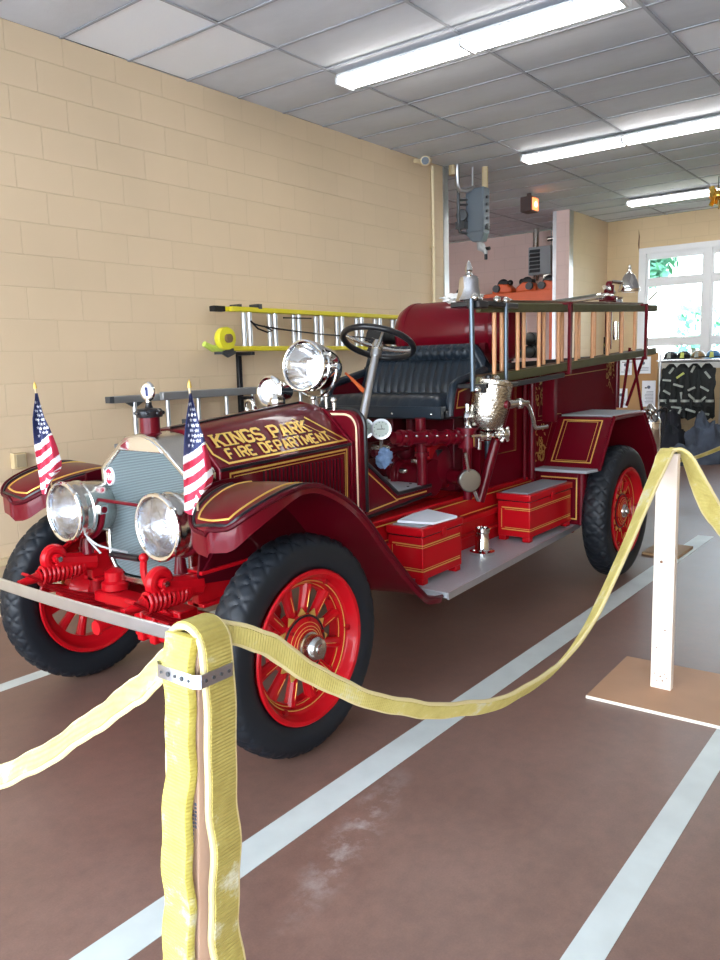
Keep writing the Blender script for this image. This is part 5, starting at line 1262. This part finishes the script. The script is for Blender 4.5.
# --- hose span between the posts, over the far post and away to the right
def span(name, ctrl, label, wd, twist, cat='fire hose', n=10, m=HOSEX, th=.016):
    P = smooth_path(ctrl, n); N = len(P); W = []
    for i, p in enumerate(P):
        tn = (P[min(i + 1, N - 1)] - P[max(i - 1, 0)]).normalized(); a = twist(i / (N - 1))
        hz = tn.cross(V((0, 0, 1))).normalized(); vt = hz.cross(tn).normalized(); W.append((hz * math.cos(a) + vt * math.sin(a)) * wd(i / (N - 1)))
        P[i] = p + V((0, 0, .002 * math.sin(i * .5) + .001 * math.sin(i * 1.1)))
    b = B(); b.ribbon(P, W, th); s = B()
    for sg in (-.5, .5): s.tube([p + w_ * sg for p, w_ in zip(P, W)], .006, 6)
    t = thing(name, label, cat, P[0]); obj('jacket', b, m, t, smooth=50); obj('edge_fold', s, HOSE_IN, t); return t
span('hose_span', [(.872, 1.03, 1.098), (.99, 1.025, 1.046), (1.097, 1.03, .962), (1.246, 1.03, .853), (1.45, 1.03, .738), (1.693, 1.04, .635), (1.973, 1.04, .553), (2.305, 1.05, .515), (2.596, 1.05, .553), (2.91, 1.055, .697), (3.241, 1.06, .90), (3.50, 1.06, 1.075), (3.575, 1.06, 1.122), (3.605, 1.055, 1.130)],
     'yellow fire hose sagging between the two barrier posts in front of the engine', lambda u: interp([(0, .032), (.10, .036), (.25, .032), (.45, .048), (.65, .075), (1, .078)], u)[0], lambda u: interp([(0, 1.35), (.25, 1.2), (.5, .95), (.75, .75), (.92, .25), (1, 0)], u)[0])
span('hose_span', [(3.612, 1.05, 1.131), (3.632, 1.0, 1.118), (3.655, .95, 1.01), (3.69, .91, .90), (3.75, .865, .80), (3.83, .80, .70), (3.95, .70, .60), (4.10, .35, .46), (4.22, -.1, .44), (4.32, -.6, .58), (4.38, -1.1, .90), (4.40, -1.36, 1.10), (4.40, -1.42, 1.125)],
     'yellow fire hose draped down behind the bare pine post, away from the engine', lambda u: .085, lambda u: interp([(0, 0), (.12, .5), (.5, .9), (1, .3)], u)[0])
span('hose_span', [(.825, 1.08, 1.045), (.81, 1.14, .99), (.795, 1.22, .93), (.79, 1.34, .848), (.785, 1.5, .745), (.78, 1.70, .645), (.775, 2.0, .54), (.77, 2.4, .50), (.765, 2.9, .54), (.76, 3.4, .70), (.755, 3.9, 1.0), (.75, 4.1, 1.12), (.75, 4.18, 1.125)],
     'yellow fire hose running from the strap of the hose-wrapped post past the front bumper', lambda u: .045, lambda u: 1.0)
b_t = span('hose_span', [(7.9, 3.0, .34), (8.6, 2.75, .36), (9.0, 2.42, .415), (9.0, 2.1, .55), (9.0, 1.8, .72), (9.0, 1.5, .95)], 'thin yellow hose line far behind the pine post, before the piled gear', lambda u: .035, lambda u: 1.0, th=.012)
# far barrier post outside the frame carries that line
t = thing('barrier_post', 'timber barrier post far behind the engine, carrying the thin hose line', 'barrier post', (9.0, 1.48, 0))
obj('upright', B().bb(8.975, 9.025, 1.44, 1.49, .014, 1.0), PINE, t); obj('plywood_base', B().bb(8.7, 9.3, 1.2, 1.76, 0, .014), PINKPINE, t)
for (px_, py_, lb) in ((4.40, -1.43, 'timber barrier post farthest from the wall, at the end of the draped hose'), (.75, 4.20, 'timber barrier post close to the tan wall in front of the engine')):
    t = thing('barrier_post', lb, 'barrier post', (px_, py_, 0))
    obj('upright', B().bb(px_ - .02, px_ + .02, py_ - .045, py_ + .045, .014, 1.112), PINE, t, bevel=.002); obj('plywood_base', B().bb(px_ - .29, px_ + .29, py_ - .29, py_ + .29, 0, .014), PINKPINE, t)
# wheel chock plank
b = B(); b.bb(6.12, 6.52, 1.70, 1.98, 0, .022); pk = obj('plywood_scrap', b, pm('scrap_ply', (.36, .22, .11), .7), bevel=.002); base_at(pk, (6.3, 1.84, 0)); tag(pk, 'small scrap of plywood on the floor beside the rear wheel', 'board')
# ================================================================ ladders and fittings on the left wall
t = thing('extension_ladder', 'yellow extension ladder hung on its side high on the tan wall', 'ladder', (5.9, 4.76, 1.69))
for nm, z, x0 in (('rail', 2.012, 4.38), ('rail', 1.700, 4.36)):
    for y in (4.77, 4.715):
        b = B(); b.bb(x0 if y > 4.74 else x0 + .05, 8.0 - .1, y - .022, y + .022, z - .019, z + .019); obj(nm, b, YELLOWF, t, bevel=.006)
k = 0
x = 4.62
while x < 7.8:
    for dx, y in ((0, 4.77), (.012, 4.715)):
        b = B(); b.cyl((x + dx, y, 1.72), (x + dx, y, 1.99), .021, n=12); obj('rung', b, ALU, t)
    x += .30
b = B(); b.bb(4.28, 4.40, 4.74, 4.80, 1.99, 2.034); obj('rubber_end', b, RUBBER, t, bevel=.006)
b = B(); b.bb(4.30, 4.42, 4.69, 4.79, 1.655, 1.70); b.tube([(4.30, 4.70, 1.67), (4.36, 4.70, 1.64), (4.44, 4.70, 1.67)], .014, 6); b.bb(4.50, 4.53, 4.69, 4.80, 2.03, 2.05); b.bb(4.72, 4.76, 4.69, 4.80, 2.02, 2.06); explode(obj('bracket_end', b, DARKGREY, t))
b = B(); b.tube(smooth_path([(4.62, 4.69, 1.92), (4.75, 4.685, 1.88), (5.4, 4.685, 1.83), (6.2, 4.685, 1.80), (7.2, 4.685, 1.78)], 6), .007, 6); b.tube([(4.62, 4.69, 1.92), (4.70, 4.69, 1.86), (4.80, 4.68, 1.83), (4.86, 4.68, 1.845), (4.76, 4.68, 1.88)], .007, 6); b.bar((5.0, 4.68, 1.955), (5.36, 4.68, 1.96), .01, .012); obj('halyard', b, BLACK, t)
# tape reel and yellow hook
t = thing('tape_reel', 'round yellow tape reel hanging at the end of the yellow ladder', 'tape reel', (4.30, 4.66, 1.68))
b = B(); b.lathe([(.035, -.03), (.085, -.03), (.09, -.02), (.09, .02), (.085, .03), (.035, .03)], (4.30, 4.655, 1.775), (0, 1, 0), 32); obj('spool', b, YELLOWP, t)
b = B(); b.cyl((4.30, 4.60, 1.775), (4.30, 4.69, 1.775), .034, n=20); obj('hub', b, pm('brown_hub', (.18, .11, .05), .6), t)
t = thing('marking_tool', 'lime yellow handled tool lying at the lower end of the yellow ladder', 'tool', (4.28, 4.70, 1.69))
b = B(); b.tube([(4.12, 4.70, 1.735), (4.2, 4.70, 1.70), (4.3, 4.70, 1.70), (4.4, 4.70, 1.715)], [.022, .028, .026, .016], 8); obj('grip', b, pm('lime_plastic', (.55, .68, .12), .4), t)
# black hanger strap on the wall
t = thing('wall_bracket', 'black vertical hanger strap below the yellow ladder', 'wall bracket', (4.60, 4.82, 1.0))
obj('strap', B().bb(4.582, 4.622, 4.815, 4.848, .95, 1.675), BLACK, t, bevel=.003); obj('hook', B().bb(4.582, 4.622, 4.66, 4.82, 1.645, 1.672).bb(4.582, 4.622, 4.70, 4.82, 1.285, 1.31), BLACK, t, bevel=.003)
t = thing('wall_bracket', 'second black hanger strap far along the wall, behind the seat', 'wall bracket', (7.2, 4.82, 1.0))
obj('strap', B().bb(7.18, 7.22, 4.815, 4.848, .95, 1.675), BLACK, t, bevel=.003); obj('hook', B().bb(7.18, 7.22, 4.66, 4.82, 1.645, 1.672).bb(7.18, 7.22, 4.70, 4.82, 1.285, 1.31), BLACK, t, bevel=.003)
t = thing('aluminium_ladder', 'weathered aluminium ladder hung low on the tan wall behind the hood', 'ladder', (5.0, 4.74, 1.0))
b = B(); b.bb(3.30, 7.4, 4.755, 4.80, 1.322, 1.372); obj('rail', b, ALU_D, t, bevel=.006)
b = B(); b.bb(3.70, 7.4, 4.70, 4.745, 1.325, 1.385); obj('rail', b, ALU_D, t, bevel=.006)
b = B(); b.bb(3.32, 7.4, 4.755, 4.80, .985, 1.035); obj('rail', b, ALU_D, t, bevel=.006)
b = B(); b.bb(3.70, 7.4, 4.70, 4.745, .985, 1.035); obj('rail', b, ALU_D, t, bevel=.006)
x = 3.50
while x < 7.3:
    b = B(); b.cyl((x, 4.775, 1.02), (x, 4.775, 1.34), .017, n=12); obj('rung', b, ALU, t); x += .297
b = B(); b.prism([(3.42, 4.765, 1.325), (3.58, 4.765, 1.325), (3.52, 4.765, 1.29), (3.48, 4.765, 1.29)], (0, .02, 0)); b.bb(3.28, 3.315, 4.75, 4.805, 1.325, 1.37); b.bb(3.90, 3.98, 4.69, 4.75, 1.12, 1.17); explode(obj('rail_fitting', b, DARKGREY, t))
# outlet plate
t = thing('wall_outlet', 'small tan outlet box on the block wall left of the far flag', 'wall outlet', (2.62, 4.82, .97)); obj('box', B().bb(2.575, 2.665, 4.80, 4.848, .945, 1.045), pm('outlet_tan', (.52, .40, .22), .5), t, bevel=.004); obj('cover', B().bb(2.59, 2.65, 4.793, 4.80, .955, 1.035), pm('outlet_cover', (.36, .29, .18), .4), t)
# wall camera, conduit
t = thing('security_camera', 'small cream security camera at the ceiling end of the tan wall', 'camera', (7.30, 4.80, 3.62)); b = B(); b.cyl((7.30, 4.848, 3.66), (7.30, 4.76, 3.64), .022, n=12); b.sph((7.30, 4.74, 3.635), .045, 14); obj('mount', b, CREAMPAINT, t)
b = B(); b.cyl((7.36, 4.72, 3.65), (7.16, 4.62, 3.60), .045, .05, n=18); hd = obj('camera_head', b, CREAMPAINT, t); b = B(); b.cyl((7.162, 4.621, 3.6005), (7.15, 4.615, 3.5975), .038, n=16); obj('camera_lens', b, BLACK, hd)
t = thing('conduit_pipe', 'thin cream conduit running down the tan wall to the right of the camera', 'conduit', (7.62, 4.82, 0)); obj('pipe', B().cyl((7.62, 4.826, .4), (7.62, 4.826, 3.66), .018, n=12), pm('pale_conduit', (.72, .60, .38), .5), t)
b = B()
for z in (.8, 1.8, 2.8): b.bb(7.58, 7.66, 4.815, 4.848, z - .012, z + .012)
explode(obj('clip', b, CREAMPAINT, t))
# hanging control cabinet at the opening
t = thing('control_cabinet', 'grey control cabinet hung from the ceiling at the opening in the wall', 'electrical box', (8.15, 4.56, 2.90))
b = B(); b.bb(8.06, 8.20, 4.44, 4.67, 2.96, 3.46); b.prism([(8.06, 4.44, 2.96), (8.06, 4.67, 2.96), (8.08, 4.60, 2.88), (8.08, 4.48, 2.88)], (.12, 0, 0)); obj('cabinet', b, GREYBOX, t, bevel=.01)
b = B(); b.bb(8.05, 8.06, 4.455, 4.645, 2.985, 3.445); obj('cabinet_door', b, GREYBOX, t, bevel=.004)
b = B()
for k in range(5): b.cyl((8.12, 4.44, 3.05 + k * .075), (8.12, 4.415, 3.05 + k * .075), .017, n=10)
b.bb(8.08, 8.14, 4.40, 4.44, 3.0, 3.04); explode(obj('cable_gland', b, DARKGREY, t))
b = B(); b.cyl((8.20, 4.50, 3.46), (8.20, 4.50, 3.695), .035, n=16); obj('yellow_drop_pipe', b, CREAMPAINT, t)
b = B(); b.tube([(7.86, 4.66, 3.69), (7.86, 4.66, 3.47), (7.90, 4.65, 3.42), (7.98, 4.62, 3.42), (8.10, 4.58, 3.47)], .026, 10); b.cyl((8.10, 4.60, 3.69), (8.10, 4.60, 3.46), .014, n=8); obj('silver_pipe', b, STEEL, t)
b = B(); b.tube([(7.95, 4.70, 3.69), (7.95, 4.70, 3.10), (7.98, 4.70, 2.99), (8.06, 4.66, 2.98)], .018, 8); b.tube([(7.95, 4.70, 3.33), (8.06, 4.64, 3.34)], .012, 8); b.tube([(7.95, 4.70, 3.28), (8.06, 4.64, 3.29)], .012, 8); obj('conduit', b, DARKGREY, t)
b = B(); b.lathe([(0, -.03), (.06, -.03), (.068, 0), (.06, .02), (0, .02)], (7.99, 4.68, 3.17), (-1, -.3, 0), 20); b.bb(7.95, 8.04, 4.63, 4.74, 3.02, 3.10); obj('gauge_pair', b, DARKGREY, t)
b = B(); b.tube([(8.16, 4.55, 2.89), (8.16, 4.53, 2.82), (8.16, 4.48, 2.78), (8.16, 4.47, 2.74)], [.035, .05, .03, .02], 10); obj('outlet_elbow', b, LTGREY, t)
b = B(); b.cyl((8.16, 4.50, 2.80), (8.16, 4.42, 2.80), .02, n=8); b.cyl((8.16, 4.47, 2.74), (8.16, 4.47, 2.68), .018, n=8); obj('hose_connector', b, BLACK, t)
t = thing('pipe_stub', 'short cream pipe stub hanging from the ceiling above the wall corner', 'pipe', (7.88, 4.72, 3.60)); obj('stub', B().cyl((7.88, 4.72, 3.59), (7.88, 4.72, 3.692), .05, n=16), CREAMPAINT, t)
# lit signal lamp on the ceiling
t = thing('signal_lamp', 'dark box lamp with a lit orange lens hung under the ceiling', 'signal light', (9.82, 4.70, 3.5)); b = B(); b.bb(9.76, 9.96, 4.68, 4.84, 3.45, 3.64); b.cyl((9.86, 4.76, 3.64), (9.86, 4.76, 3.692), .03, n=10); obj('housing', b, pm('dark_brown_case', (.05, .025, .02), .5), t, bevel=.006)
obj('lens', B().bb(9.78, 9.94, 4.668, 4.682, 3.47, 3.62), EXITRED, t); b = B(); b.sph((9.86, 4.664, 3.54), .035, 12, (1, .2, 1)); obj('bulb_glow', b, pm('bulb', (1, .9, .7), .3, 0, 0, 0, 1, 0, 1, (1., .75, .4), 3.), t)
# unit heater in the next bay
t = thing('unit_heater', 'grey louvred unit heater hung from the ceiling in the next bay', 'heater', (12.5, 5.8, 2.93)); b = B(); b.bb(12.40, 12.80, 5.60, 6.0, 2.93, 3.38); obj('casing', b, pm('heater_grey', (.24, .25, .26), .45), t, bevel=.01)
b = B()
for k in range(6): b.box((12.39, 5.88, 2.99 + k * .064), (.02, .18, .05), Matrix.Rotation(.5, 3, 'Y'))
obj('louvres', b, DARKGREY, t)
b = B(); b.cyl((12.55, 5.93, 3.38), (12.55, 5.93, 3.697), .05, n=14); b.cyl((12.6, 5.68, 3.38), (12.6, 5.68, 3.697), .012, n=8); b.cyl((12.55, 5.72, 3.50), (12.55, 5.2, 3.52), .04, n=12); obj('flue_pipes', b, NICKEL, t)
b = B(); b.cyl((12.5, 5.9, 2.93), (12.5, 5.9, 2.84), .06, .04, n=14); b.bb(12.46, 12.56, 5.66, 5.76, 2.84, 2.93); obj('fittings', b, NICKEL, t)
# orange rescue craft and gear on a tall rack in the next bay
t = thing('storage_rack', 'tall orange rack in the next bay carrying the orange gear', 'rack', (12.2, 5.95, 0))
b = B(); b.bb(11.85, 12.55, 5.30, 6.62, 2.46, 2.63); obj('deck', b, ORANGE, t, bevel=.01)
b = B()
for x in (11.9, 12.5):
    for y in (5.35, 6.57): obj('leg', B().bb(x - .03, x + .03, y - .03, y + .03, 0, 2.46), ORANGE, t); obj('shelf', B().bb(11.85, 12.55, 5.30, 6.62, 1.2, 1.25), ORANGE, t)
def pump(x, y, label, s):
    t = thing('portable_saw', label, 'power saw', (x, y, 2.63), 'orange power saws on the rack')
    b = B(); b.prism([(x, y - .17, 2.632), (x, y + .18, 2.632), (x, y + .17, 2.71), (x, y + .05, 2.79), (x, y - .10, 2.77), (x, y - .18, 2.70)], (.2, 0, 0)); obj('body', b, ORANGE, t, bevel=.02)
    b = B(); b.tube(arc((x + .06, y, 2.76), (0, 1, 0), (0, 0, 1), .09, .1, PI - .1, 10), .020, 8); b.sph((x + .1, y - .11 * s, 2.80), .05, 10); b.bb(x + .02, x + .16, y - .10, y + .06, 2.76, 2.83); obj('handle', b, BLACK, t)
    b = B(); b.cyl((x + .02, y + .08 * s, 2.71), (x - .05, y + .08 * s, 2.71), .06, n=16); obj('starter', b, DARKGREY, t)
pump(11.95, 6.26, 'orange power saw on the orange rack, nearest the wall helmet', 1); pump(11.95, 5.83, 'orange power saw in the middle of the orange rack, taller black handle', -1); pump(12.0, 5.48, 'orange power saw on the orange rack, nearest the steel edged pillar', 1)
t = thing('wall_helmet', 'black and red helmet hanging at the far wall left of the bell', 'helmet', (11.98, 7.0, 2.45)); b = B(); b.sph((12.0, 7.0, 2.68), .14, 16, (1, 1, .9)); obj('shell', b, BLACK, t); obj('trim', B().cyl((12.0, 7.0, 2.595), (12.0, 7.0, 2.62), .15, n=20), RED_D, t); obj('peg', B().bb(12.0, 12.905, 6.98, 7.02, 2.60, 2.64), DARKGREY, t)

# ================================================================ right rear corner
# notice board under the window
t = thing('notice_board', 'brown plywood notice board with white papers beside the hanging coats', 'notice board', (12.6, 4.15, 0))
b = B(); b.bb(12.42, 12.45, 3.845, 4.72, .02, 1.60); obj('panel', b, pm('notice_plywood', (.42, .225, .085), .6, 0, 0, .12, 5), t, bevel=.003)
b = B(); b.bb(12.45, 12.55, 3.90, 3.96, 0, 1.5); b.bb(12.45, 12.55, 4.55, 4.61, 0, 1.5); obj('prop', b, PINE, t)
for k, (y0, y1, z0, z1) in enumerate([(3.868, 4.075, .77, 1.17), (3.95, 4.18, 1.28, 1.54), (4.24, 4.44, 1.26, 1.52), (4.30, 4.50, .75, 1.05)]):
    b = B(); b.bb(12.410, 12.416, y0, y1, z0, z1); p_ = obj('notice', b, PAPER, t)
    b = B(); r = random.Random(k); z = z1 - .05
    b.cyl((12.4105, (y0 + y1) / 2, z1 - .10), (12.4085, (y0 + y1) / 2, z1 - .10), .026, n=12)
    z = z1 - .17
    while z > z0 + .04: b.bb(12.4085, 12.4105, y0 + .03, y1 - .03 - r.uniform(0, .05), z, z + .006); z -= .022
    obj('print', b, INK, p_)
b = B(); b.bb(12.405, 12.42, 4.0, 4.03, 1.05, 1.07); obj('push_pin', b, DARKGREY, t)
# coats on a rack with helmets on top
t = thing('coat_rack', 'steel coat rack carrying black turnout coats under the window', 'coat rack', (12.3, 3.42, 0))
b = B(); b.cyl((12.32, 2.90, 1.45), (12.32, 3.78, 1.45), .015, n=12)
for y in (2.90, 3.78): b.cyl((12.32, y, .02), (12.32, y, 1.6), .02, n=12); b.bb(12.05, 12.6, y - .02, y + .02, 0, .03)
b.bb(12.14, 12.50, 2.90, 3.78, 1.465, 1.48); obj('frame', b, STEEL, t)
def coat(y, x, label, seed, trims):
    r = random.Random(seed); t = thing('turnout_coat', label, 'coat', (x, y, .62), 'black turnout coats on the rack')
    def fn(u, v):
        a = 2 * PI * u; z = lerp(1.42, .62, v); hw = interp([(0, .03), (.06, .08), (.14, .105), (.5, .10), (1, .115)], v)[0]; dp = interp([(0, .02), (.1, .09), (1, .15)], v)[0]
        k = 1 + .16 * math.sin(a * 5 + seed + v * 3) * v + .12 * noise.noise(V((math.cos(a) * 1.5, math.sin(a) * 1.5 + seed, z * 5)))
        return V((x + dp * math.cos(a) * k, y + hw * math.sin(a) * k, z + .03 * math.sin(a * 3 + seed) * v))
    b = B(); b.grid(fn, 40, 24, True); obj('body', b, COAT, t, smooth=60)
    for sg in (-1, 1):
        b = B(); P = smooth_path([(x - .02, y + sg * .075, 1.35), (x - .06, y + sg * .09, 1.15), (x - .11, y + sg * .085, .95), (x - .13, y + sg * .07, .80)], 5); b.tube(P, [.045 + .008 * math.sin(i * 1.4) for i in range(len(P))], 10); sl_ = obj('sleeve', b, COAT, t, smooth=60)
        q = B(); c = P[-4]; q.cyl(c + V((0, 0, .018)), c - V((0, 0, .018)), .0555, n=16); obj('cuff_trim', q, REFLECT, sl_)
    b = B()
    for (u, v, L, a, mt) in trims:
        p = fn(u, v); o = V((-1, 0, 0)); d = V((0, math.cos(a), math.sin(a))); e = V((0, -math.sin(a), math.cos(a)))
        b.mat(mt); b.prism([p + o * .02 + d * L / 2 + e * .014, p + o * .02 - d * L / 2 + e * .014, p + o * .02 - d * L / 2 - e * .014, p + o * .02 + d * L / 2 - e * .014], (.04, 0, 0))
    explode(obj('reflective_trim', b, [REFLECT, REFLECTY], t))
T = [(.55, .12, .10, 2.2, 0), (.45, .30, .12, .1, 0), (.50, .52, .16, .5, 0), (.42, .70, .09, 1.3, 0), (.58, .85, .10, .2, 0), (.52, .93, .12, 2.6, 0)]
coat(3.60, 12.27, 'black turnout coat hanging next to the notice board', 1, T)
coat(3.43, 12.24, 'black turnout coat second from the notice board with a lime stripe', 4, [(.5, .22, .12, 2.5, 1), (.47, .4, .14, .3, 0), (.55, .6, .1, 1.4, 0), (.46, .8, .14, .1, 0), (.53, .9, .08, 2., 0)])
coat(3.26, 12.26, 'black turnout coat third from the notice board, beside the last coat', 9, [(.5, .1, .10, 2., 0), (.48, .45, .12, 2.7, 0), (.52, .62, .16, .7, 0), (.5, .84, .14, .3, 0)])
coat(3.09, 12.27, 'black turnout coat at the rack end farthest from the notice board', 13, [(.55, .2, .12, .9, 0), (.5, .45, .14, .5, 0), (.46, .66, .12, 2.4, 0), (.52, .88, .14, .2, 0)])
def helmet(y, m, label, seed):
    t = thing('helmet', label, 'helmet', (12.30, y, 1.482), 'helmets on the coat rack'); c = V((12.30, y, 1.495))
    b = B(); b.lathe([(.0, .115), (.05, .108), (.085, .08), (.10, .03), (.102, 0)], c, (0, 0, 1), 24); b.lathe([(.102, 0), (.135, -.012), (.138, -.008), (.102, .012)], c, (0, 0, 1), 24); h = obj('shell', b, m, t)
    b = B(); b.prism([c + V((-.105, -.03, .01)), c + V((-.105, .03, .01)), c + V((-.085, .02, .09)), c + V((-.085, -.02, .09))], (-.012, 0, 0)); obj('front_shield', b, REFLECT if seed % 2 else REFLECTY, t)
    b = B(); b.tube([c + V((.1 * math.cos(a), .1 * math.sin(a), .02)) for a in [k * PI / 8 for k in range(17)]], .008, 6); obj('band', b, RUBBER, t)
helmet(3.62, BLACK, 'black helmet on the rack, nearest the notice board', 1); helmet(3.43, BLACK, 'black helmet with a lime shield on the rack', 2); helmet(3.23, TANHELM, 'tan brown helmet on the coat rack', 3); helmet(3.02, BLUEHELM, 'blue helmet on the coat rack', 4)
# heap of folded covers on the floor
def heap(c, sx_, sy_, sz_, m, label, seed, name='gear_bag'):
    b = B(); c = V(c)
    def fn(u, v):
        a = 2 * PI * u; t = PI / 2 * v; d = V((math.cos(a) * math.sin(t), math.sin(a) * math.sin(t), math.cos(t))); k = 1 + .28 * noise.noise(d * 2.2 + V((seed, 0, 0))) + .14 * noise.noise(d * 6.5 + V((0, seed, 0)))
        return c + V((d.x * sx_ * k, d.y * sy_ * k, max(0.002, d.z * sz_ * k)))
    b.grid(fn, 44, 18, True); o = obj(name, b, m, smooth=60); base_at(o, c); tag(o, label, 'gear bag'); return o
heap((12.0, 3.02, 0), .36, .27, .62, TARP, 'large grey blue camouflage bag heaped on the floor under the coats', 2)
heap((12.05, 3.53, 0), .32, .23, .66, DKCLOTH, 'dark navy bag on the floor under the coats, next to the notice board', 5)
heap((11.6, 3.27, 0), .17, .24, .26, TARP, 'small grey camouflage bundle on the floor in front of the bags', 11)
# gold hanging ornament
t = thing('hanging_ornament', 'gold foil ornament hanging from the ceiling near the window', 'ornament', (10.65, 2.62, 3.3)); b = B(); r = random.Random(5)
for k in range(26):
    a = r.uniform(0, 2 * PI); p = V((10.65 + .07 * math.cos(a), 2.63 + .07 * math.sin(a), r.uniform(3.36, 3.55))); b.box(p, (.05, .012, .10), Matrix.Rotation(a, 3, 'Z') @ Matrix.Rotation(r.uniform(-.6, .6), 3, 'Y'))
b.sph((10.65, 2.63, 3.47), .06, 12); obj('foil', b, GOLDFOIL, t); obj('cord', B().cyl((10.65, 2.63, 3.5), (10.65, 2.63, 3.692), .005, n=6), DARKGREY, t)

# ================================================================ trees outside the window
def tree(x, y, h, r, label, seed, nleaf, squash=1.):
    rr = random.Random(seed); t = thing('tree', label, 'tree', (x, y, -.1), 'trees outside the window')
    b = B(); b.tube(smooth_path([(x, y, -.1), (x + .1, y - .05, h * .4), (x - .05, y + .1, h * .9)], 5), [lerp(.16, .05, k / 10) for k in range(11)], 10)
    for k in range(5):
        a = rr.uniform(0, 2 * PI); b.tube([(x, y, h * (.45 + .08 * k)), (x + r * .6 * math.cos(a), y + r * .6 * math.sin(a), h * (.65 + .07 * k))], [.06, .02], 6)
    obj('trunk', b, BARK, t)
    b = B()
    for k in range(nleaf):
        d = V((rr.gauss(0, 1), rr.gauss(0, 1), rr.gauss(0, 1))).normalized() * r * rr.uniform(.25, 1) ** .6; p = V((x, y, h)) + V((d.x, d.y, d.z * squash)); s = rr.uniform(.10, .2)
        u = V((rr.gauss(0, 1), rr.gauss(0, 1), rr.gauss(0, 1))).normalized(); w_ = u.orthogonal().normalized(); b.add([p + u * s, p + w_ * s * .5, p - u * s, p - w_ * s * .5], [(0, 1, 2, 3)])
    obj('foliage', b, LEAF, t, smooth=0, recalc=False)
tree(19.5, 6.9, 4.3, 1.35, 'tall leafy tree outside, seen in the top pane of the window', 1, 2600)
tree(24.0, 6.4, 2.3, .9, 'low leafy tree outside, seen in the lower middle of the window', 2, 220)
tree(22.0, 8.3, 1.0, .8, 'small bush outside, seen at the bottom of the window', 3, 700, .7)
tree(28.5, 4.9, 2.6, 1.2, 'thin distant tree outside, seen past the window mullion', 4, 350)
